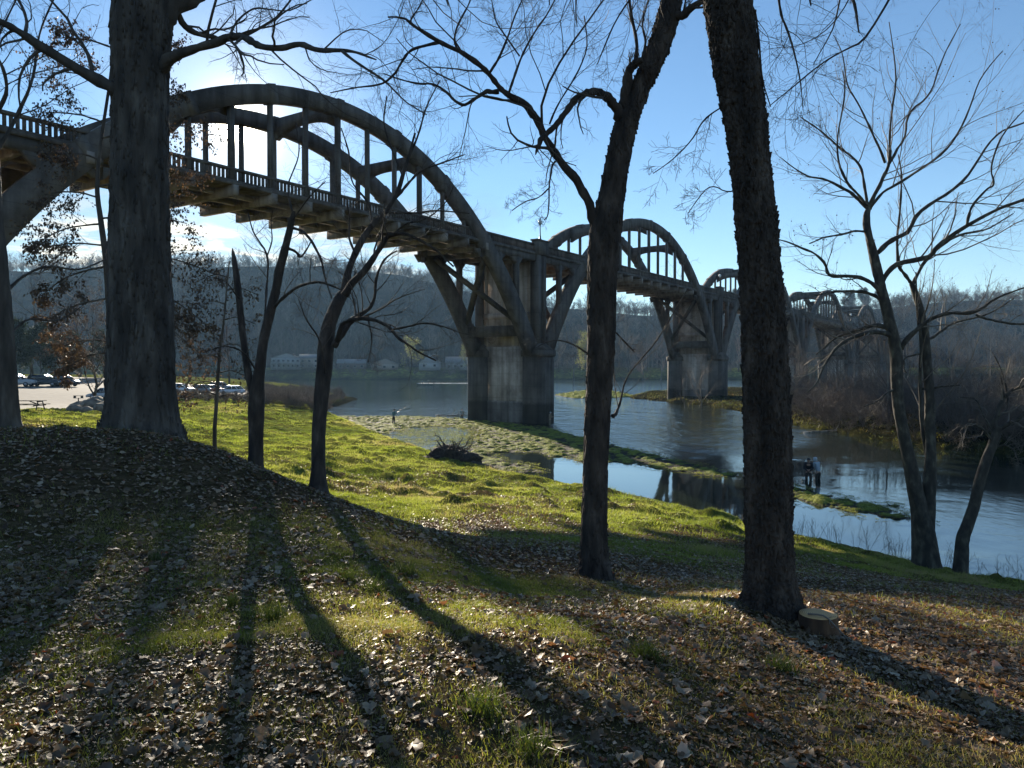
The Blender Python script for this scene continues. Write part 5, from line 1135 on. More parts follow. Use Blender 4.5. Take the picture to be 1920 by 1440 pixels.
# ------------------------------------------------------------------ houses across the river
M_white = mat('white_siding', [(0.3, (0.24, 0.25, 0.25)), (0.7, (0.32, 0.33, 0.33))], 1.5, 0.7, stretch=(1, 1, 8))
M_tan = mat('tan_siding', [(0.3, (0.26, 0.22, 0.18)), (0.7, (0.34, 0.30, 0.25))], 1.5, 0.8, stretch=(1, 1, 8))
M_brownw = mat('brown_siding', [(0.3, (0.10, 0.075, 0.06)), (0.7, (0.16, 0.12, 0.10))], 1.5, 0.8, stretch=(1, 1, 8))
M_roof = mat('grey_shingle', [(0.3, (0.14, 0.14, 0.14)), (0.7, (0.22, 0.22, 0.22))], 3, 0.9, 0.4)
M_glass = mat('dark_window_glass', [(0.5, (0.02, 0.025, 0.03))], 1, 0.08, spec=0.8)
def house(px, Y, L, Dp, H, RH, m, label, nwin, gable=False, deck=False, lower=True):
    x, y = at(px, Y); z = float(gz(x, Y)) - 0.3
    t = empty('house', (0, 0, 0), label, 'house', 'houses across the river')
    mb = MB(); mb.box((0, 0, H / 2), (L, Dp, H))
    ax = (0, 1) if not gable else (1, 0)
    mb.build('wall', m, t)
    mb = MB(); e = 0.5
    if not gable:
        pl = [(-Dp / 2 - e, H), (0, H + RH), (Dp / 2 + e, H), (Dp / 2 + e, H + .18), (0, H + RH + .2), (-Dp / 2 - e, H + .18)]
        mb.prism(pl, lambda u, v, h: (h, u, v), -L / 2 - e, L / 2 + e); mb.build('roof', M_roof, t)
        [MB().prism([(-Dp / 2, H), (Dp / 2, H), (0, H + RH)], lambda u, v, h: (h, u, v), s - .1, s + .1).build('gable_wall', m, t) for s in (-L / 2 + .1, L / 2 - .1)]
    else:
        pl = [(-L / 2 - e, H), (0, H + RH), (L / 2 + e, H), (L / 2 + e, H + .18), (0, H + RH + .2), (-L / 2 - e, H + .18)]
        mb.prism(pl, lambda u, v, h: (u, h, v), -Dp / 2 - e, Dp / 2 + e); mb.build('roof', M_roof, t)
        [MB().prism([(-L / 2, H), (L / 2, H), (0, H + RH)], lambda u, v, h: (u, h, v), s - .1, s + .1).build('gable_wall', m, t) for s in (-Dp / 2 + .1, Dp / 2 - .1)]
    rows = [H - 1.6] + ([H - 4.4] if H > 5 else [])
    for zr in rows:
        for k in range(nwin):
            wx_ = -L / 2 + L * (k + .5) / nwin
            mb = MB(); yy = -Dp / 2 - .05
            for (a, b_, c, d) in ((wx_, 0.68, 1.6, .1), (wx_, -0.68, 1.6, .1)): mb.box((a, yy, zr + b_), (c, .14, d))
            for s in (-.75, .75): mb.box((wx_ + s, yy, zr), (.1, .14, 1.26))
            w = mb.build('window', M_white, t); mb = MB(); mb.box((wx_, yy + .02, zr), (1.38, .04, 1.24)); mb.build('pane', M_glass, w)
    mb = MB(); mb.box((L * .22, Dp * .1, H + RH * .8), (.8, .8, 1.8)); mb.build('chimney', M_brownw, t)
    if deck:
        mb = MB(); mb.box((0, -Dp / 2 - 1.6, H - 2.9), (L, 3.0, .25))
        for k in range(6): mb.box((-L / 2 + .3 + k * (L - .6) / 5, -Dp / 2 - 3.0, (H - 3) / 2), (.2, .2, H - 3))
        mb.box((0, -Dp / 2 - 3.0, H - 1.85), (L, .1, .12))
        for k in range(20): mb.box((-L / 2 + .3 + k * (L - .6) / 19, -Dp / 2 - 3.0, H - 2.35), (.06, .06, .95))
        mb.build('deck', M_white, t)
    t.location = (x, y, z); t.rotation_euler = (0, 0, -(px - 960) / F * 0.5)
    return t
house(538, 446, 16, 9, 6.6, 2.6, M_white, 'two-storey white house with a row of upper windows and a deck', 6, gable=True, deck=True)
house(588, 450, 15, 9, 5.8, 2.2, M_tan, 'grey wing joined beside the two-storey white house', 4)
house(660, 448, 16, 8, 3.0, 2.4, M_brownw, 'long low brown house behind the crooked tree', 4)
house(722, 446, 15, 9, 3.2, 3.0, M_tan, 'low tan house with a front gable right of the crooked tree', 3, gable=True)
house(806, 444, 12, 9, 4.4, 4.6, M_white, 'white cottage with a steep front gable left of the nearest pier', 2, gable=True)
house(866, 446, 18, 9, 3.6, 3.8, M_white, 'white house with grey roof and dark windows against the nearest pier', 5)

# ------------------------------------------------------------------ parking lot and its vehicles
M_lot = mat('sunlit_asphalt', [(0.3, (0.085, 0.078, 0.07)), (0.7, (0.14, 0.13, 0.115))], 1.2, 0.95, 0.2, 8)
def lot():
    poly = [at(-260, 60), at(-100, 66), at(40, 72), at(120, 78), at(205, 86), at(235, 100), at(300, 112), at(470, 128), at(480, 165), at(330, 178), at(150, 172), at(-300, 165)]
    pl = np.array(poly); st = 1.2; xs = np.arange(pl[:, 0].min(), pl[:, 0].max(), st); ys = np.arange(pl[:, 1].min(), pl[:, 1].max(), st); X, Y = np.meshgrid(xs, ys)
    sd = sdpoly(X, Y, pl); Z = zland(X, Y) + 0.12; Z = np.maximum(Z, gz(X, Y) + 0.02)
    ny, nx = X.shape; J = np.arange(ny * nx).reshape(ny, nx); q = np.stack([J[:-1, :-1], J[:-1, 1:], J[1:, 1:], J[1:, :-1]], -1).reshape(-1, 4)
    q = q[sd.ravel()[q].min(1) > 0]; used = np.unique(q); rm = np.full(nx * ny, -1); rm[used] = np.arange(len(used))
    mb = MB(); mb.add(np.stack([X.ravel(), Y.ravel(), Z.ravel()], -1)[used], rm[q]); return mb.build('parking_lot', M_lot, label='sunlit asphalt parking lot on the left', kind='structure', smooth=True)
lot()
def lz(x, y): return float(max(zland(np.array([x]), np.array([y]))[0] + .12, gz(x, y) + 0.02))
M_tyre = mat('tyre_rubber', [(0.5, (0.02, 0.02, 0.02))], 3, 0.8)
M_rim = mat('alloy_rim', [(0.5, (0.4, 0.4, 0.42))], 3, 0.3, metal=0.8)
M_lampr = mat('tail_lamp_red', [(0.5, (0.35, 0.02, 0.02))], 3, 0.2); M_lampw = mat('head_lamp_clear', [(0.5, (0.7, 0.7, 0.7))], 3, 0.1)
def paint(name, c): return mat(name, [(0.5, c)], 3, 0.22, spec=0.7)
def car(kind, label, px, Y, rz, m, L=4.8, Wd=1.86, H=1.78):
    x, y = at(px, Y); t = empty(kind, (0, 0, 0), label, {'pickup_truck': 'pickup truck', 'suv': 'SUV'}.get(kind, 'car'), 'vehicles in the parking lot')
    h0 = 0.32; hb = H * .56
    if kind == 'pickup_truck': lo = [(-L / 2, h0), (L / 2, h0), (L / 2, hb - .1), (L / 2 - .5, hb + .02), (.9, hb + .08), (-.75, hb + .08), (-.8, hb), (-L / 2, hb)]; gh = [(-.75, hb + .08), (1.25, hb + .08), (.45, H), (-.6, H)]
    elif kind == 'suv': lo = [(-L / 2, h0), (L / 2, h0), (L / 2, hb - .15), (L / 2 - .35, hb), (.95, hb + .1), (-L / 2 + .05, hb + .12)]; gh = [(-L / 2 + .08, hb + .12), (1.15, hb + .1), (.35, H), (-L / 2 + .4, H)]
    else: lo = [(-L / 2, h0 - .08), (L / 2, h0 - .08), (L / 2, hb - .28), (L / 2 - .3, hb - .12), (.95, hb + .02), (-L / 2 + .4, hb + .06), (-L / 2, hb - .05)]; gh = [(-L / 2 + .45, hb + .05), (1.15, hb), (.2, H - .02), (-1.05, H)]
    def sect(poly, w, wt, ztop, zb_):
        def f(u, v, h):
            k = np.clip((v - zb_) / (ztop - zb_), 0, 1); ww = (w * (1 - k) + wt * k) / 2; return (u, h * ww, v)
        return f
    mb = MB(); mb.prism(lo, sect(lo, Wd, Wd * .97, hb + .1, h0), -1, 1); mb.build('body', m, t)
    mb = MB(); mb.prism(gh, sect(gh, Wd * .93, Wd * .76, H, hb), -1, 1); mb.build('windows', M_glass, t)
    mb = MB(); a, b_ = gh[3][0], gh[2][0]; mb.prism([(a - .05, H - .02), (b_ + .05, H - .02), (b_ - .05, H + .05), (a + .05, H + .05)], lambda u, v, h: (u, h * Wd * .385, v), -1, 1); mb.build('roof', m, t)
    mb = MB()
    for fx_ in ((gh[0], gh[3]), (gh[1], gh[2])):
        for s in (-1, 1):
            A = np.array([fx_[0][0], s * Wd * .465, hb + .06]); B_ = np.array([fx_[1][0], s * Wd * .38, H]); mb.tubes(np.stack([A, B_])[None], np.array([[.05, .05]]), 5)
    mx_ = (gh[0][0] + gh[1][0]) / 2 - .1
    for s in (-1, 1): mb.tubes(np.array([[[mx_, s * Wd * .468, hb + .06], [mx_, s * Wd * .383, H]]]), np.array([[.05, .05]]), 5)
    mb.build('pillars', m, t)
    for wx_ in (-L / 2 + .85, L / 2 - .88):
        for s in (-1, 1):
            mb = MB(); th = np.linspace(0, 2 * np.pi, 20, endpoint=False); r = .36 if kind != 'car' else .32
            mb.prism([(wx_ + r * math.cos(a), r + r * math.sin(a)) for a in th], lambda u, v, h: (u, h, v), s * (Wd / 2 - .24), s * (Wd / 2 + .015)) if s > 0 else mb.prism([(wx_ + r * math.cos(a), r + r * math.sin(a)) for a in th][::-1], lambda u, v, h: (u, h, v), s * (Wd / 2 - .24), s * (Wd / 2 + .015))
            w = mb.build('wheel', M_tyre, t); mb = MB(); mb.prism([(wx_ + r * .6 * math.cos(a), r + r * .6 * math.sin(a)) for a in th], lambda u, v, h: (u, h, v), s * (Wd / 2 + .01), s * (Wd / 2 + .03)); mb.build('rim', M_rim, w)
    for s in (-1, 1):
        mb = MB(); mb.box((L / 2 - .02, s * Wd * .36, hb - .3), (.08, .36, .16)); mb.build('headlight', M_lampw, t)
        mb = MB(); mb.box((-L / 2 + .01, s * Wd * .42, hb - .22), (.08, .18, .3)); mb.build('tail_light', M_lampr, t)
        mb = MB(); mb.box((gh[1][0] - .15, s * (Wd * .5 + .08), hb + .1), (.12, .2, .14)); mb.build('mirror', m, t)
    mb = MB(); mb.box((L / 2 + .02, 0, h0 + .08), (.14, Wd * .94, .2)); mb.box((-L / 2 - .02, 0, h0 + .08), (.14, Wd * .94, .2)); mb.build('bumpers', M_tyre if kind != 'car' else m, t)
    t.location = (x, y, lz(x, y)); t.rotation_euler = (0, 0, rz); return t
p_dark = paint('dark_green_paint', (0.02, 0.03, 0.035)); p_dark2 = paint('navy_paint', (0.015, 0.02, 0.03)); p_sil = paint('silver_paint', (0.42, 0.44, 0.46)); p_wh = paint('white_paint', (0.75, 0.75, 0.76)); p_grey = paint('grey_paint', (0.2, 0.21, 0.22)); p_red = paint('maroon_paint', (0.12, 0.02, 0.02))
car('pickup_truck', 'silver pickup half hidden by the slim tree at the left edge', 30, 121, 0.12, p_sil, 5.4, 1.95, 1.85)
car('suv', 'long dark SUV in the middle of the row beside the silver pickup', 84, 124, 0.10, p_dark, 4.9, 1.95, 1.85)
car('suv', 'dark boxy SUV parked rightmost of the three beyond the picnic table', 121, 127, -0.15, p_dark2, 4.2, 1.9, 1.85)
car('car', 'silver hatchback peeking out left of the massive trunk above the boulders', 196, 103, 3.0, p_sil, 4.2, 1.75, 1.45)
car('car', 'white car just right of the massive trunk, sun on its roof', 338, 132, 0.1, p_wh, 4.6, 1.8, 1.5)
car('car', 'grey car second in the glinting row right of the massive trunk', 372, 138, 2.9, p_grey, 4.4, 1.8, 1.48)
car('car', 'maroon car third in the glinting row right of the massive trunk', 400, 147, 0.3, p_red, 4.5, 1.8, 1.5)
car('car', 'white car at the far end of the glinting row by the forked tree', 436, 142, 2.8, p_wh, 4.5, 1.8, 1.5)
car('suv', 'grey SUV parked behind the glinting row of cars', 415, 160, 0.2, p_grey, 4.7, 1.9, 1.75)
M_wood_old = mat('weathered_wood', [(0.3, (0.05, 0.04, 0.03)), (0.7, (0.11, 0.09, 0.07))], 6, 0.85, 0.3, 20, (1, 6, 1))
def table(px, Y, L, rz, label):
    x, y = at(px, Y); t = empty('picnic_table', (0, 0, 0), label, 'picnic table')
    mb = MB(); [mb.box((0, k * .155 - .31, .74), (L, .14, .045)) for k in range(5)]; mb.build('tabletop', M_wood_old, t)
    for s in (-1, 1): mb = MB(); [mb.box((0, s * (.72 + k * .15), .45), (L, .135, .045)) for k in (0, 1)]; mb.build('seat', M_wood_old, t)
    for s in (-1, 1):
        mb = MB(); X0 = s * (L / 2 - .35)
        mb.box((X0, 0, .68), (.06, .75, .09)); mb.box((X0, 0, .38), (.06, 1.75, .09))
        for q in (-1, 1): mb.tubes(np.array([[[X0 + .045, q * .3, .72], [X0 + .045, q * .62, 0]]]), np.array([[.05, .05]]), 4)
        mb.tubes(np.array([[[X0 - s * .04, 0, .42], [X0 - s * .75, 0, .70]]]), np.array([[.04, .04]]), 4)
        mb.build('leg_frame', M_wood_old, t)
    t.location = (x, y, float(gz(x, y))); t.rotation_euler = (0, 0, rz)
table(42, 61, 3.3, 0.05, 'long dark picnic table on the grass beside the slim tree')
x, y = at(151, 96); z = lz(x, y); t = empty('park_grill', (x, y, z), 'dark charcoal grill on a post beside the silver hatchback', 'grill')
mb = MB(); mb.box((x - .3, y, z + 1.0), (1.0, .5, .06)); mb.box((x - .75, y, z + .85), (.05, .5, .3)); mb.box((x + .15, y, z + .85), (.05, .5, .3)); mb.box((x - .3, y, z + .70), (1.0, .5, .05)); mb.build('grate_box', M_tyre, t)
mb = MB(); mb.box((x - .3, y, z + .3), (.09, .09, .8)); mb.build('post', M_tyre, t)
# boulder pile
M_rock = mat('limestone_boulder', [(0.3, (0.10, 0.085, 0.065)), (0.55, (0.22, 0.19, 0.15)), (0.75, (0.32, 0.29, 0.24))], 2, 0.9, 0.8, 6, dist=0.05)
def rock(px, Y, s, label, seed, dz=0.0):
    x, y = at(px, Y); th = np.linspace(0, 2 * np.pi, 18, endpoint=False); ph = np.linspace(0.02, np.pi - .02, 10); V = []
    for a in ph:
        for b_ in th: V.append([math.sin(a) * math.cos(b_), math.sin(a) * math.sin(b_), math.cos(a)])
    V = np.array(V); n = fbm(V * 1.3 + seed, seed, 3); V = np.round(V * (0.7 + 0.6 * n[:, None]) * 3.2) / 3.2 * .5 + V * (0.7 + 0.6 * n[:, None]) * .5
    V = V * s; J = np.arange(180).reshape(10, 18); q = np.stack([J[:-1], J[1:], np.roll(J, -1, 1)[1:], np.roll(J, -1, 1)[:-1]], -1).reshape(-1, 4)
    z = float(gz(x, y)) + s[2] * .45 + dz; mb = MB(); mb.add(V + [x, y, z], q); mb.ngon(list(range(18))[::-1]); mb.ngon(list(range(162, 180)))
    mb.build('boulder', M_rock, smooth=False, label=label, cat='boulder', group='boulders at the parking lot edge', origin=(x, y, z))
for a in [(152, 74, (1.1, .9, .7), 'leftmost large boulder in the pile left of the massive trunk', 3), (172, 73, (1.3, .9, .8), 'broad boulder in the middle of the pile', 4), (190, 72, (1.0, .8, .7), 'boulder of the pile nearest the massive trunk', 5), (140, 71, (.7, .6, .45), 'small boulder at the left foot of the pile', 6), (162, 70, (.6, .5, .4), 'small low boulder in front of the pile', 7), (181, 74, (.9, .8, .6), 'boulder resting on top of the pile', 8, .7)]: rock(*a)

# ------------------------------------------------------------------ root wad stranded at the pool
Yr = 52.0; cx, cy_ = at(845, Yr); zc_ = 0.15
t = empty('root_wad', (cx, cy_, zc_), 'upturned root mass of a dead tree stranded at the edge of the pool', 'driftwood')
rg = np.random.default_rng(9)
th = np.linspace(0, 2 * np.pi, 40, endpoint=False); ph = np.linspace(0.05, np.pi * .62, 16); V = []
for a in ph:
    for b_ in th: V.append([math.sin(a) * math.cos(b_), math.sin(a) * math.sin(b_), math.cos(a)])
V = np.array(V); n = fbm(V * 2.4, 3, 4); V = V * (0.5 + 0.95 * n[:, None]) * [2.1, 1.3, 1.15]; V += [cx, cy_, zc_ + .1]
J = np.arange(640).reshape(16, 40); q = np.stack([J[:-1], J[1:], np.roll(J, -1, 1)[1:], np.roll(J, -1, 1)[:-1]], -1).reshape(-1, 4)
M_soil = mat('river_soil', [(0.3, (0.015, 0.011, 0.008)), (0.6, (0.05, 0.036, 0.026)), (0.8, (0.10, 0.08, 0.055))], 5, 0.95, 1.0, 14, dist=.05)
mb = MB(); mb.add(V, q); mb.ngon(list(range(40))[::-1]); mb.build('soil_clump', M_soil, t, smooth=True)
n_ = 42; a = rg.uniform(0, 2 * np.pi, n_); e_ = rg.uniform(.15, 1.4, n_); d = np.stack([np.cos(a) * np.cos(e_), np.sin(a) * np.cos(e_), np.sin(e_)], -1); st = np.array([cx, cy_, zc_ + .2]) + d * [1.0, .6, .5]
P = st[:, None] + d[:, None] * np.linspace(0, 1, 7)[None, :, None] * rg.uniform(.5, 1.5, n_)[:, None, None] + np.cumsum(rg.normal(size=(n_, 7, 3)) * .10, 1)
R = np.linspace(1, .25, 7)[None] * rg.uniform(.03, .085, n_)[:, None]; mb = MB(); mb.tubes(P, R, 6); A, B = grow(rg, P, R, 4, lr=.5, ang=.9, K=5, wig=.2, up=0); mb.tubes(A, B, 4, cap=False); mb.build('roots', M_bark, t, smooth=True)
P = np.array([[cx + .6, cy_ - .2, .5], [cx + 1.6, cy_ - .9, .35], [cx + 2.9, cy_ - 1.6, .12]]); mb = MB(); mb.tubes(P[None], np.array([[.28, .24, .18]]), 12); mb.build('trunk', M_bark, t, smooth=True)
# driftwood sticks
for k, (px, py, l, lb) in enumerate([(845, 778, 4.5, 'branchy drift log lying in the current left of the nearest pier'), (1130, 738, 9.0, 'bleached snag on the shoal right of the nearest pier'), (893, 770, 3.0, 'pale driftwood piled against the left foot of the nearest pier'), (1560, 808, 6, 'drift branch on the mossy bank across the channel')]):
    w0 = W(px, py, 0.12); aa = rg.uniform(-.4, .4); d = np.array([math.cos(aa), math.sin(aa) * .6, .05]); P = w0 + d * (np.linspace(-.5, .5, 7) * l)[:, None] + rg.normal(size=(7, 3)) * [.05, .05, .05]
    if k == 2: P = w0 + np.array([.3, 0, 1.0]) * (np.linspace(0, .8, 7) * l)[:, None]
    R = np.linspace(.14, .04, 7); mb = MB(); mb.tubes(P[None], R[None], 8); A, B = grow(rg, P, R, 7, lr=.35, ang=.9, K=5, wig=.2, up=.12); mb.tubes(A, B, 5); A, B = grow(rg, A, B, 4, lr=.5, ang=.8, K=4, wig=.2, up=.05); mb.tubes(A, np.maximum(B, .01), 3, cap=False)
    mb.build('drift_log', M_bark_pale, label=lb, cat='driftwood', group='driftwood in the river', origin=w0, smooth=True)
# cut stump
Ys = 5.95; cx, cy_ = at(1538, Ys); z0 = float(gz(cx, cy_)); rs_ = .146
t = empty('tree_stump', (cx, cy_, z0), 'low sawn stump with a pale split top beside the shaggy trunk', 'stump')
th = np.linspace(0, 2 * np.pi, 120, endpoint=False); ring = np.stack([np.cos(th), np.sin(th), 0 * th], -1)
nb = fbm(ring * 14, 3, 3); prof_ = [(-.05, 1.16), (.0, 1.10), (.03, 1.03), (.07, 1.0), (.105, .99), (.128, .985)]; V = np.concatenate([ring * (rs_ * k * (1 + .035 * np.round(nb[:, None] * 5) / 5 - .02)) + [cx, cy_, z0 + zz] for zz, k in prof_])
J = np.arange(len(V)).reshape(len(prof_), 120); q = np.stack([J[:-1], np.roll(J, -1, 1)[:-1], np.roll(J, -1, 1)[1:], J[1:]], -1).reshape(-1, 4); mb = MB(); mb.add(V, q); mb.build('bark', M_bark_stump, t)
m, N, L = new_mat('sawn_wood'); out = N.new('ShaderNodeOutputMaterial'); p_ = N.new('ShaderNodeBsdfPrincipled'); L.new(p_.outputs[0], out.inputs[0]); tc = N.new('ShaderNodeTexCoord'); wv = N.new('ShaderNodeTexWave'); wv.wave_type = 'RINGS'; wv.rings_direction = 'Z'
wv.inputs['Scale'].default_value = 22; wv.inputs['Distortion'].default_value = 2.5; wv.inputs['Detail'].default_value = 3; L.new(tc.outputs['Object'], wv.inputs['Vector']); r_p = ramp(N, [(0, (0.42, 0.23, 0.09)), (1, (0.72, 0.45, 0.20))]); L.new(wv.outputs[0], r_p.inputs[0]); L.new(r_p.outputs[0], p_.inputs['Base Color']); p_.inputs['Roughness'].default_value = .8
mb = MB(); lathe(mb, (cx, cy_, z0), [(rs_ * .93, .100), (rs_ * .955, .131), (rs_ * .6, .133), (rs_ * .05, .132)], 40); mb.build('cut_face', m, t, smooth=False)
P = np.array([[cx - .10, cy_ - .05, z0 + .145], [cx, cy_ - .12, z0 + .150], [cx + .07, cy_ - .2, z0 + .08], [cx + .13, cy_ - .3, z0 + .01], [cx + .17, cy_ - .36, z0 + .02]]); mb = MB(); mb.tubes(crom(P, 14)[None], np.linspace(.008, .003, 14)[None], 6); A, B = grow(rg, crom(P, 14), np.linspace(.008, .003, 14), 9, lr=.25, ang=.9, K=5, wig=.25, up=.04, lmin=.03); mb.tubes(A, B, 4)
mb.build('fallen_twig', M_twig_pale, label='dry twig lying across the sawn stump', cat='twig', origin=P[0])
# ------------------------------------------------------------------ fallen leaves
M_litter = leafmat('fallen_leaf', [(0.0, (0.055, 0.030, 0.014)), (0.35, (0.17, 0.10, 0.048)), (0.65, (0.31, 0.215, 0.125)), (0.95, (0.60, 0.48, 0.33)), (1.0, (0.30, 0.07, 0.02))], [(0.0, (0.06, 0.03, 0.012)), (0.7, (0.26, 0.15, 0.06)), (1.0, (0.45, 0.10, 0.02))], 0.34, 0.5)
rg = np.random.default_rng(201)
def ground_scatter(n, r0, r1, pw, accept, seed, a0=-46, a1=44):
    rg = np.random.default_rng(seed); X, Y = [], []; tot = 0
    while tot < n:
        u = rg.random(n); r = (r0 ** pw + (r1 ** pw - r0 ** pw) * u) ** (1 / pw); a = np.radians(rg.uniform(a0, a1, n)); x = r * np.sin(a); y = r * np.cos(a)
        k = rg.random(n) < accept(x, y, r); X.append(x[k]); Y.append(y[k]); tot += int(k.sum())
        if len(X) > 30: break
    return np.concatenate(X)[:n], np.concatenate(Y)[:n]
def normals(x, y):
    e = .08; gx_ = (gz(x + e, y) - gz(x - e, y)) / (2 * e); gy_ = (gz(x, y + e) - gz(x, y - e)) / (2 * e); n = np.stack([-gx_, -gy_, np.ones_like(x)], -1); return n / np.linalg.norm(n, axis=1, keepdims=True)
OUT = [(0.0, -.05), (.20, -.02), (.36, .04), (.44, .20), (.54, .34), (.44, .42), (.42, .64), (.28, .64), (.15, .84), (0, .98)]
OUT = np.array(OUT + [(-a, b) for a, b in OUT[-2:0:-1]])
def leaves(name, n, r0, r1, pw, size, label, seed, detailed, dens=1.0, lift=.009):
    x, y = ground_scatter(n, r0, r1, pw, lambda x, y, r: leafy(x, y) * dens, seed); n = len(x)
    rg = np.random.default_rng(seed + 1); N = normals(x, y) + rg.normal(size=(n, 3)) * .24; N /= np.linalg.norm(N, axis=1, keepdims=True)
    d = rg.normal(size=(n, 3)); d -= (d * N).sum(1, keepdims=True) * N; d /= np.linalg.norm(d, axis=1, keepdims=True); w = np.cross(d, N)
    s = (size[0] + (size[1] - size[0]) * rg.random(n) ** 1.8)[:, None]; c = np.stack([x, y, gz(x, y) + rg.random(n) * lift * 1.6 + .004], -1)
    out = OUT if detailed else np.array([(0, -.05), (.42, .25), (.25, .7), (0, 1.0), (-.25, .7), (-.42, .25)])
    m = len(out); k1 = rg.uniform(-.3, .7, n)[:, None]; k2 = rg.uniform(-.5, .5, n)[:, None]; k3 = rg.normal(size=(n, m)) * .09
    u = out[None, :, 0] * rg.uniform(.6, 1.1, n)[:, None]; v = out[None, :, 1] - .45
    h = k1 * u * u * 2.0 + k2 * v * v * 1.1 + k3
    V = c[:, None] + s[:, None] * (w[:, None] * u[..., None] + d[:, None] * v[..., None] + N[:, None] * h[..., None])
    cen = c[:, None] + s[:, None] * N[:, None] * .02
    V = np.concatenate([V, cen], 1)
    b = (np.arange(n) * (m + 1))[:, None, None]; i = np.arange(m); f = np.stack([np.full(m, m), i, (i + 1) % m], -1)[None] + b
    t = np.clip(rg.beta(2.2, 2.2, n) * .96 + (rg.random(n) < .012) * 1.0, 0, 1)
    mb = MB(); mb.add(V.reshape(-1, 3), f.reshape(-1, 3), np.repeat(t, m + 1)); return mb.build(name, M_litter, label=label, kind='stuff', tint=True)
leaves('fallen_leaves', 7500, 1.9, 7.5, 1.5, (.026, .09), 'large curled brown leaves strewn over the near grass', 211, True)
leaves('fallen_leaf_carpet', 56000, 5.5, 22, 1.35, (.03, .085), 'carpet of small brown leaves on the bank', 221, False)
leaves('leaf_crumbs', 60000, 1.8, 8, 1.6, (.010, .032), 'crumbled leaf litter between the grass', 231, False, 1.0, .006)
leaves('meadow_leaves', 26000, 16, 42, 1.2, (.05, .11), 'scattered dry leaves on the lower meadow', 241, False, .8)

# ------------------------------------------------------------------ grass
M_grass = leafmat('grass_blade', [(0.0, (0.035, 0.045, 0.014)), (0.45, (0.085, 0.10, 0.022)), (0.75, (0.17, 0.15, 0.05)), (1.0, (0.30, 0.23, 0.12))], [(0.0, (0.11, 0.17, 0.012)), (0.5, (0.36, 0.43, 0.03)), (0.8, (0.50, 0.44, 0.09)), (1.0, (0.55, 0.42, 0.16))], 0.5, 0.5)
M_clump = leafmat('clump_blade', [(0.0, (0.025, 0.04, 0.012)), (0.6, (0.06, 0.08, 0.018)), (1.0, (0.16, 0.15, 0.05))], [(0.0, (0.05, 0.08, 0.010)), (0.6, (0.15, 0.20, 0.02)), (1.0, (0.3, 0.28, 0.06))], 0.4, 0.5)
M_meadow = leafmat('meadow_blade', [(0.0, (0.03, 0.04, 0.012)), (0.4, (0.075, 0.09, 0.022)), (0.75, (0.14, 0.135, 0.04)), (1.0, (0.24, 0.19, 0.11))], [(0.0, (0.07, 0.11, 0.015)), (0.45, (0.36, 0.44, 0.045)), (0.8, (0.52, 0.50, 0.12)), (1.0, (0.42, 0.32, 0.15))], 0.55, 0.6)
def blades(mb, x, y, z, rg, h, wd, lean=.45, t=None, two=True):
    n = len(x); a = rg.uniform(0, 2 * np.pi, n); l = rg.normal(size=(n, 2)) * lean; c = np.stack([x, y, z], -1)
    w = np.stack([np.cos(a), np.sin(a), np.zeros(n)], -1) * wd[:, None] / 2; d = np.stack([l[:, 0], l[:, 1], np.ones(n)], -1); d /= np.linalg.norm(d, axis=1, keepdims=True)
    tip = c + d * h[:, None] + np.stack([l[:, 0], l[:, 1], -.35 * np.abs(l).sum(1)], -1) * h[:, None] * .45; t = rg.random(n) if t is None else t
    if two:
        mid = c + d * h[:, None] * .55; V = np.stack([c - w, c + w, mid + w * .8, mid - w * .8, tip], 1); b = (np.arange(n) * 5)[:, None]
        mb.add(V.reshape(-1, 3), b + [0, 1, 2, 3], np.repeat(t, 5)); mb.f3.append(mb.n - n * 5 + b + np.array([3, 2, 4]))
    else:
        V = np.stack([c - w, c + w, tip], 1); b = (np.arange(n) * 3)[:, None]; mb.add(V.reshape(-1, 3), b + [0, 1, 2], np.repeat(t, 3))
def grassy(x, y):
    l = leafy(x, y); g = np.clip(1.05 - l * 1.05, 0.08, 1) * (0.25 + 0.9 * sstep(.36, .62, n2(x, y, .9, 251, 4)))
    sd = sdpoly(x, y, RIVER); return g * (sd < -.25)
rg = np.random.default_rng(301)
x, y = ground_scatter(230000, 1.8, 9.5, 1.35, lambda x, y, r: grassy(x, y), 303)
mb = MB(); cl = n2(x, y, 3.0, 305, 3); h = (.018 + .05 * np.maximum(cl - .35, 0) * 2.2) * rg.uniform(.5, 1.4, len(x)); blades(mb, x, y, gz(x, y), rg, h, np.full(len(x), .0028) * rg.uniform(.6, 1.3, len(x)), .6, np.clip((n2(x, y, .5, 309, 3) - .5) * 1.4 + .70 + rg.normal(size=len(x)) * .2, 0, 1))
mb.build('lawn_grass', M_grass, label='short thin lawn grass between the leaves', kind='stuff', tint=True)
inlot = [at(-260, 58), at(-100, 64), at(40, 70), at(120, 76), at(205, 84), at(235, 98), at(300, 110), at(470, 126), at(480, 167), at(330, 180), at(150, 174), at(-300, 167)]
x, y = ground_scatter(330000, 9, 125, .55, lambda x, y, r: grassy(x, y) * (sdpoly(x, y, inlot) < 0), 311, -36, 36)
mb = MB(); r = np.hypot(x, y); cl = n2(x, y, .8, 305, 3); h = (.035 + .17 * np.maximum(cl - .42, 0) * 2.8) * rg.uniform(.5, 1.5, len(x)) * sstep(2, 30, r) ** .4 + .01
blades(mb, x, y, gz(x, y), rg, h, np.maximum(.004, r * .00055) * rg.uniform(.7, 1.4, len(x)), .5, np.clip((n2(x, y, .16, 319, 4) - .5) * 2.2 + .45 + rg.normal(size=len(x)) * .14, 0, 1), two=False)
mb.build('meadow_grass', M_meadow, label='backlit bright green meadow grass below the bank', kind='stuff', tint=True)
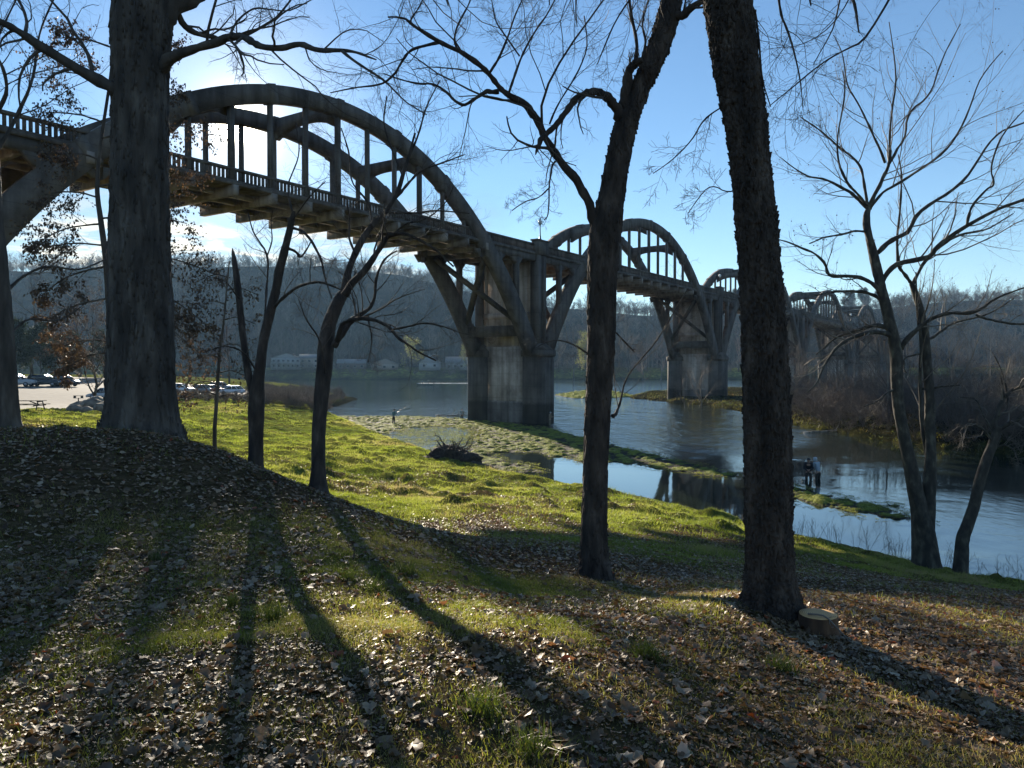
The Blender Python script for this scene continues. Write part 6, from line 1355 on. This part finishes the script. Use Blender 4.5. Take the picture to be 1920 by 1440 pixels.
# tussocks standing in the meadow
mb = MB(); tx, ty = ground_scatter(900, 17, 80, .8, lambda x, y, r: (sdpoly(x, y, RIVER) < -1.0) * .9, 331, -16, 22)
for a, b_ in zip(tx, ty):
    n = 34; s_ = rg.uniform(.08, .28); x = a + rg.normal(size=n) * s_; y = b_ + rg.normal(size=n) * s_; blades(mb, x, y, gz(x, y), rg, rg.uniform(.07, .20, n), np.full(n, .007 + b_ * .00025), .5, np.clip(rg.normal(size=n) * .12 + .35, 0, 1), two=False)
mb.build('tussock_grass', M_grass, label='darker tussocks dotted over the meadow', kind='stuff', tint=True)
# moss and weed on the gravel bars
def barscatter(poly, n, seed, rg):
    pl = np.array(poly); out = [[], []]; k = 0
    while k < n:
        x = rg.uniform(pl[:, 0].min(), pl[:, 0].max(), 20000); y = rg.uniform(pl[:, 1].min(), pl[:, 1].max(), 20000); sd = sdpoly(x, y, poly) + (n2(x, y, 0.6, 81 + seed, 3) - 0.5) * 1.4; ok = (sd > .3) & (n2(x, y, 1.7, 83 + seed, 4) > .50); x = x[ok]; y = y[ok]; out[0].append(x); out[1].append(y); k += len(x)
    return np.concatenate(out[0])[:n], np.concatenate(out[1])[:n]
M_moss = leafmat('river_moss', [(0.0, (0.05, 0.07, 0.015)), (1.0, (0.20, 0.21, 0.05))], [(0.0, (0.14, 0.18, 0.02)), (1.0, (0.42, 0.42, 0.08))], 0.5)
mb = MB()
for pol, n, sd_, amp in ((BAR, 90000, 0, .6), (STRIP, 18000, 5, .7)):
    x, y = barscatter(pol, n, sd_, rg); hum = np.maximum(n2(x, y, 1.7, 83 + sd_, 4) - .44, 0) * amp; blades(mb, x, y, .0 + hum, rg, rg.uniform(.03, .09, n), np.full(n, .045 if sd_ == 0 else .02), .8, rg.random(n), two=False)
mb.build('bar_moss', M_moss, label='water weed and moss tufts on the gravel bars', kind='stuff', tint=True)
pl_ = np.array(ISLE); ix = rg.uniform(pl_[:, 0].min(), 140, 400000); iy = rg.uniform(pl_[:, 1].min(), pl_[:, 1].max(), 400000); si_ = sdpoly(ix, iy, ISLE); ok = (si_ > -.6) & (rg.random(400000) < np.exp(-np.maximum(si_, 0) / 7)) & (n2(ix, iy, .5, 401, 3) > .40); ix = ix[ok][:75000]; iy = iy[ok][:75000]
mb = MB(); n = len(ix); blades(mb, ix, iy, gz(ix, iy) - .05, rg, rg.uniform(.12, .42, n) * (0.6 + .9 * n2(ix, iy, .4, 403, 3)), np.full(n, .09), .7, np.clip((n2(ix, iy, .25, 405, 3) - .5) * 2 + .5 + rg.normal(size=n) * .15, 0, 1), two=False)
M_bankgrass = leafmat('bank_grass', [(0.0, (0.03, 0.035, 0.012)), (0.5, (0.07, 0.07, 0.022)), (1.0, (0.14, 0.105, 0.055))], [(0.0, (0.08, 0.11, 0.015)), (0.6, (0.22, 0.22, 0.04)), (1.0, (0.28, 0.2, 0.08))], 0.4)
mb.build('bank_grass', M_bankgrass, label='clumpy olive and brown grass along the bank under the second pier', kind='stuff', tint=True)
# individual clumps of long grass in the near lawn
CL = [(1217, 1238, .085, 240, 'compact upright grass clump right of the middle foreground'), (1470, 1262, .075, 200, 'dark green grass clump in front of the sawn stump'), (700, 1110, .07, 150, 'leafy grass clump left of the middle among large leaves'), (655, 1092, .07, 140, 'grass clump leftmost of the group above the middle foreground'), (765, 1080, .09, 200, 'tall grass clump at the edge of the shaded bank'),
      (510, 1165, .07, 160, 'loose grass clump in the left lawn'), (290, 1055, .05, 90, 'small grass tuft in the shaded left lawn'), (430, 1140, .06, 110, 'dark grass tuft left of the loose clump'), (905, 1340, .10, 200, 'bright grass patch at the lower middle edge'), (1000, 1420, .09, 160, 'sunny grass tuft at the very bottom of the view')]
for k, (px, py, s_, n, lb) in enumerate(CL):
    Yc_ = 4.0
    for _ in range(30):
        g_ = float(gz((px - 960) / F * Yc_, Yc_)); Yc_ = (EZ - g_) * F / (py - 689)
    a, b_ = (px - 960) / F * Yc_, Yc_; ra = rg.normal(size=(n, 2)) * s_ * .55; x = a + ra[:, 0]; y = b_ + ra[:, 1]; mb = MB(); blades(mb, x, y, gz(x, y) - .01, rg, rg.uniform(.07, .17, n), np.full(n, .004) * rg.uniform(.6, 1.3, n), .38, np.clip(rg.normal(size=n) * .14 + .3, 0, 1))
    mb.build('grass_clump', M_clump, label=lb, cat='grass clump', group='long grass clumps in the near lawn', origin=(a, b_, float(gz(a, b_))), tint=True)
# dry stalks along the near shore
mb = MB(); x, y = ground_scatter(140, 22, 36, 1.0, lambda x, y, r: (sdpoly(x, y, RIVER) < 0.1) * (sdpoly(x, y, RIVER) > -.7) * 1.0, 341, 8, 34); n = len(x); d = rg.normal(size=(n, 3)) * .25 + [0, 0, 1]
P = np.stack([x, y, gz(x, y)], -1)[:, None] + d[:, None] * (np.linspace(0, 1, 5)[None, :, None] * rg.uniform(.2, .75, n)[:, None, None]); R = np.linspace(.006, .003, 5)[None].repeat(n, 0); mb.tubes(P, R, 3, cap=False); A, B = grow(rg, P, R, 6, lr=.4, ang=.6, K=4, wig=.15, up=.05); mb.tubes(A, np.maximum(B, .003), 3, cap=False)
mb.build('shore_stalks', M_twig, label='dry weed stalks along the near water edge', kind='stuff')

# ------------------------------------------------------------------ anglers
def mcol(name, c, r=.8): return mat(name, [(.3, tuple(k * .8 for k in c)), (.7, c)], 9, r)
M_skin = mcol('skin', (.42, .27, .20), .6)
dg = None
def skin_mesh(name, joints, edges, mat_, parent, root=0, sub=2, kids_=None):
    me = bpy.data.meshes.new(name); me.from_pydata([j[0] for j in joints], edges, []); o = bpy.data.objects.new(name, me); col.objects.link(o)
    sm = o.modifiers.new('skin', 'SKIN'); ld = me.skin_vertices[0].data if me.skin_vertices else None
    if ld is None:
        bm_ = None
        import bmesh
        bm = bmesh.new(); bm.from_mesh(me); bm.verts.layers.skin.verify(); bm.to_mesh(me); bm.free(); ld = me.skin_vertices[0].data
    for i, j in enumerate(joints): ld[i].radius = j[1] if isinstance(j[1], tuple) else (j[1], j[1]); ld[i].use_root = (i == root)
    s = o.modifiers.new('sub', 'SUBSURF'); s.levels = sub; s.render_levels = sub
    bpy.context.view_layer.update(); ev = o.evaluated_get(bpy.context.evaluated_depsgraph_get()); m2 = bpy.data.meshes.new_from_object(ev); o.modifiers.clear(); o.data = m2; m2.materials.clear(); m2.materials.append(mat_)
    m2.polygons.foreach_set('use_smooth', np.ones(len(m2.polygons), bool)); o.parent = parent; return o
def person(loc, rz, label, jacket, trousers, hat, lean=.12, arms='rod', Ht=1.76, sink_=0.0, hood=None):
    t = empty('person', (0, 0, 0), label, 'person'); L_ = lean
    J = {}
    hip = np.array([0, 0, .93]); ch = hip + [0, .30 * L_ + .02, .30]; nk = hip + [0, .62 * L_, .56]; hd = nk + [0, .05 + .12 * L_, .12]; top = hd + [0, .0, .12]
    V = [(tuple(hip), (.15, .11)), (tuple(hip + [0, .02, .14]), (.14, .10)), (tuple(ch), (.165, .115)), (tuple(nk + [0, 0, -.08]), (.13, .09)), (tuple(nk), .055), (tuple(hd - [0, 0, .03]), (.075, .09)), (tuple(hd + [0, .01, .04]), (.082, .098)), (tuple(top - [0, 0, .02]), (.06, .07))]
    E = [(0, 1), (1, 2), (2, 3), (3, 4), (4, 5), (5, 6), (6, 7)]; hands = []
    def chain(a, pts):
        p = a
        for q in pts: V.append(q); E.append((p, len(V) - 1)); p = len(V) - 1
        return p
    for s in (-1, 1):
        chain(0, [((s * .10, 0.0, .88), .09), ((s * .115, .03, .50), .062), ((s * .12, .0, .46), .058), ((s * .125, -.02, .10), .042), ((s * .13, .02, .045), .042), ((s * .135, .14, .03), (.04, .028))])
        if arms == 'rod': el_ = (s * .25, .06 + L_ * .4, 1.14); wr = (s * .11 + (.05 if s > 0 else 0), .34 + L_ * .4, 1.20)
        elif arms == 'down': el_ = (s * .27, -.02 + L_ * .3, 1.14); wr = (s * .24, .12 + L_ * .3, .92)
        else: el_ = (s * .25, .10 + L_ * .4, 1.12); wr = (s * .06, .28 + L_ * .4, 1.06)
        chain(3, [((s * .185, L_ * .55, 1.42), .062), (el_, .045), (tuple((np.array(el_) + wr) / 2), .04), (wr, .028)]); hands.append((np.array(wr), np.array(wr) - np.array(el_), s))
    body = skin_mesh('body', V, E, M_skin, t)
    # palms, four bent fingers and a thumb on each hand
    mb = MB()
    for w0, d, s in hands:
        d = d / np.linalg.norm(d); sd_ = np.cross(d, [0, 0, 1.0]); sd_ /= np.linalg.norm(sd_); dn = np.cross(sd_, d); dn = -dn if dn[2] > 0 else dn
        mb.tubes(np.array([[w0 - d * .01, w0 + d * .03, w0 + d * .085]]), np.array([[.026, .036, .034]]), 8)
        for k, ln in enumerate((.070, .080, .075, .058)):
            b_ = w0 + d * .08 + sd_ * (k - 1.5) * .019; P = np.array([b_, b_ + d * ln * .5 + dn * .010, b_ + d * ln * .8 + dn * .035, b_ + d * ln * .7 + dn * .058]); mb.tubes(P[None], np.array([[.0095, .009, .0082, .007]]), 6)
        b_ = w0 + d * .03 - sd_ * s * .03; P = np.array([b_, b_ + d * .03 - sd_ * s * .02 + dn * .015, b_ + d * .05 - sd_ * s * .012 + dn * .035]); mb.tubes(P[None], np.array([[.012, .011, .009]]), 6)
    mb.build('hands', M_skin, t, smooth=True)
    # clothing
    JV = [(tuple(hip + [0, 0, -.06]), (.185, .145)), (tuple(hip + [0, .02, .12]), (.175, .135)), (tuple(ch), (.20, .145)), (tuple(nk + [0, 0, -.07]), (.15, .11)), (tuple(nk + [0, 0, -.01]), (.085, .08))]; JE = [(0, 1), (1, 2), (2, 3), (3, 4)]
    V, E = JV, JE
    for s, (w0, d, _) in zip((-1, 1), hands):
        el_ = w0 - d; chain(3, [((s * .195, L_ * .55, 1.42), .08), (tuple(el_), .062), (tuple(el_ + d * .5), .055), (tuple(el_ + d * .93), .045)])
    skin_mesh('jacket', V, E, jacket, t, sub=2)
    V, E = [((0, 0, .95), (.175, .13)), ((0, 0, .88), (.17, .13))], [(0, 1)]
    for s in (-1, 1): chain(1, [((s * .105, 0, .82), .11), ((s * .118, .03, .50), .082), ((s * .128, -.02, .12), .066), ((s * .13, -.01, .05), .062)])
    skin_mesh('trousers', V, E, trousers, t, sub=2)
    mb = MB()
    for s in (-1, 1): mb.tubes(np.array([[[s * .13, -.07, .05], [s * .132, .04, .045], [s * .136, .17, .035]]]), np.array([[.052, .058, .042]]), 10)
    mb.build('boots', M_tyre, t, smooth=True)
    # face and hat
    mb = MB(); f_ = hd + [0, .098, .015]; mb.tubes(np.array([[f_ + [0, -.01, .02], f_ + [0, .018, -.012]]]), np.array([[.008, .014]]), 6); mb.build('nose', M_skin, t, smooth=True)
    for s in (-1, 1): mb = MB(); mb.box(f_ + [s * .032, -.004, .025], (.022, .01, .010)); mb.build('eye', M_tyre, t)
    mb = MB(); mb.box(f_ + [0, -.006, -.035], (.045, .008, .008)); mb.build('mouth', M_lampr, t)
    for s in (-1, 1): mb = MB(); mb.tubes(np.array([[hd + [s * .082, 0, .03], hd + [s * .094, -.005, .0], hd + [s * .084, 0, -.03]]]), np.array([[.012, .014, .010]]), 6); mb.build('ear', M_skin, t, smooth=True)
    mb = MB(); c = hd + [0, 0, .055]
    if hood: lathe(mb, c, [(.115, -.16), (.125, -.06), (.118, .03), (.08, .085), (.01, .105)], 18)
    else: lathe(mb, c, [(.105, -.01), (.108, .03), (.09, .075), (.05, .10), (.005, .105)], 18); mb.box(c + [0, .13, .0], (.13, .10, .012))
    mb.build('hood' if hood else 'cap', hat, t, smooth=True)
    t.location = loc; t.rotation_euler = (0, 0, rz); return t
def rod(p, d, ln, label):
    d = np.array(d, float); d /= np.linalg.norm(d); p = np.array(p, float); P = p + d * (np.linspace(-.1, 1, 9) * ln)[:, None] + np.array([0, 0, -1.0]) * (np.linspace(0, 1, 9)[:, None] ** 3) * .12 * ln
    mb = MB(); mb.tubes(P[None], np.linspace(.014, .003, 9)[None], 6); t = empty('fishing_rod', p, label, 'fishing rod', 'fishing rods'); mb.build('blank', M_iron, t)
    mb = MB(); mb.tubes((p + d * np.array([[-.15], [.12]]))[None], np.array([[.018, .018]]), 8); mb.tubes(np.array([[p + [0, 0, -.05], p + [.03, 0, -.05]]]), np.array([[.035, .035]]), 10); mb.build('grip_and_reel', M_tyre, t)
j_dark = mcol('black_jacket', (.02, .022, .03)); j_grey = mcol('pale_grey_jacket', (.34, .40, .46)); tr_dark = mcol('dark_waders', (.035, .032, .028)); tr_tan = mcol('tan_waders', (.20, .16, .11)); j_teal = mcol('teal_jacket', (.10, .20, .22)); j_tan = mcol('tan_jacket', (.26, .20, .13)); hat_d = mcol('dark_cap', (.03, .03, .035)); hat_w = mcol('pale_hood', (.45, .48, .52))
def wade(px, py, dpt): w0 = W(px, py, 0); return (w0[0], w0[1], -dpt)
l1 = wade(1516, 899, .42); person(l1, 2.75, 'person in black wading left of the one in the pale jacket, head bowed', j_dark, tr_dark, hat_d, lean=.42, arms='fold')
l2 = wade(1534, 899, .42); person(l2, .5, 'person in a pale grey hooded jacket wading beside the one in black', j_grey, tr_dark, hat_w, lean=.25, arms='fold', hood=True)
l3 = wade(738, 795, 0.0); l3 = (l3[0], l3[1], .06); person(l3, -.6, 'lone person in a teal jacket fishing from the gravel bar', j_teal, tr_dark, hat_d, lean=.12); rod((l3[0] + .25, l3[1] + .35, 1.26), (.55, .75, .45), 2.6, 'thin rod held by the lone angler on the gravel bar')
l4 = wade(866, 786, .35); person(l4, -.2, 'person in grey standing left of the driftwood at the nearest pier', j_grey, tr_dark, hat_d, lean=.1)
l5 = wade(882, 787, .30); person(l5, .6, 'person in tan right beside the driftwood at the nearest pier foot', j_tan, tr_tan, hat_d, lean=.15, arms='fold')
l6 = wade(1031, 797, .20); person(l6, -1.2, 'person in tan waders standing at the right edge of the nearest pier base', j_tan, tr_tan, hat_w, lean=.05); rod((l6[0] + .35, l6[1] + .15, 1.05), (1, .2, .35), 2.4, 'rod held by the angler at the right foot of the nearest pier')
# flat river boat with two people
bx, by = at(797, 300); t = empty('flat_boat', (0, 0, 0), 'low flat-bottomed boat drifting left of the nearest pier', 'boat'); mb = MB()
Lb = 6.6; n = 13; V = []; 
for k in range(n):
    s = -1 + 2 * k / (n - 1); wd = .85 * (1 - .35 * max(0, s) ** 3); lift = .28 * max(0, s) ** 3; V += [[s * Lb / 2, -wd, .42 + lift], [s * Lb / 2, -wd * .8, -.1 + lift], [s * Lb / 2, wd * .8, -.1 + lift], [s * Lb / 2, wd, .42 + lift], [s * Lb / 2, wd * .92, .42 + lift], [s * Lb / 2, wd * .72, .05 + lift], [s * Lb / 2, -wd * .72, .05 + lift], [s * Lb / 2, -wd * .92, .42 + lift]]
f = []
for k in range(n - 1):
    for j in range(8): f.append([k * 8 + j, k * 8 + (j + 1) % 8, k * 8 + 8 + (j + 1) % 8, k * 8 + 8 + j])
mb.add(V, f); mb.ngon(list(range(8))[::-1]); mb.ngon(list(range((n - 1) * 8, n * 8))); M_boat = mat('boat_paint', [(.5, (.05, .07, .06))], 3, .4); mb.build('hull', M_boat, t)
mb = MB(); [mb.box((q, 0, .34), (.35, 1.3, .05)) for q in (-1.8, 0, 1.6)]; mb.build('seats', M_boat, t); mb = MB(); mb.box((-Lb / 2 - .18, 0, .55), (.3, .3, .45)); mb.box((-Lb / 2 - .2, 0, .1), (.12, .1, .7)); mb.build('outboard_motor', M_tyre, t); t.location = (bx, by, 0); t.rotation_euler = (0, 0, 3.05)
person((bx - 1.0, by, .06), 1.4, 'person in teal standing at the bow of the flat boat', j_teal, tr_dark, hat_d, lean=.1); person((bx + 1.3, by + .1, .06), 1.6, 'person in black standing at the stern of the flat boat', j_dark, tr_dark, hat_w, lean=.1, arms='down')
# white water broken by stones
M_foam = mat('white_water', [(0.42, (.08, .10, .11)), (0.55, (.75, .78, .80))], 2.5, .5, 0.6, 6, (1, 3, 1))
for px, py, ln, lb in ((855, 718.5, 34, 'white broken water streak beside the flat boat'), (560, 738, 20, 'white riffle off the brushy point'), (1455, 732, 16, 'bright riffle behind the shaggy trunk')):
    w0 = W(px, py, .0); n = 40; s = np.linspace(-.5, .5, n); rg_ = np.random.default_rng(int(px)); xx = w0[0] + s * ln; mb = MB(); V = []
    for k in range(n): e = (1 - (2 * s[k]) ** 2) * 1.2 * rg_.uniform(.3, 1); V += [[xx[k], w0[1] - e, .01], [xx[k], w0[1] + rg_.normal() * .3, .07], [xx[k], w0[1] + e, .01]]
    f = []; [f.extend([[3 * k, 3 * k + 3, 3 * k + 4, 3 * k + 1], [3 * k + 1, 3 * k + 4, 3 * k + 5, 3 * k + 2]]) for k in range(n - 1)]
    mb.add(V, f); mb.build('white_water', M_foam, label=lb, kind='stuff', smooth=True)
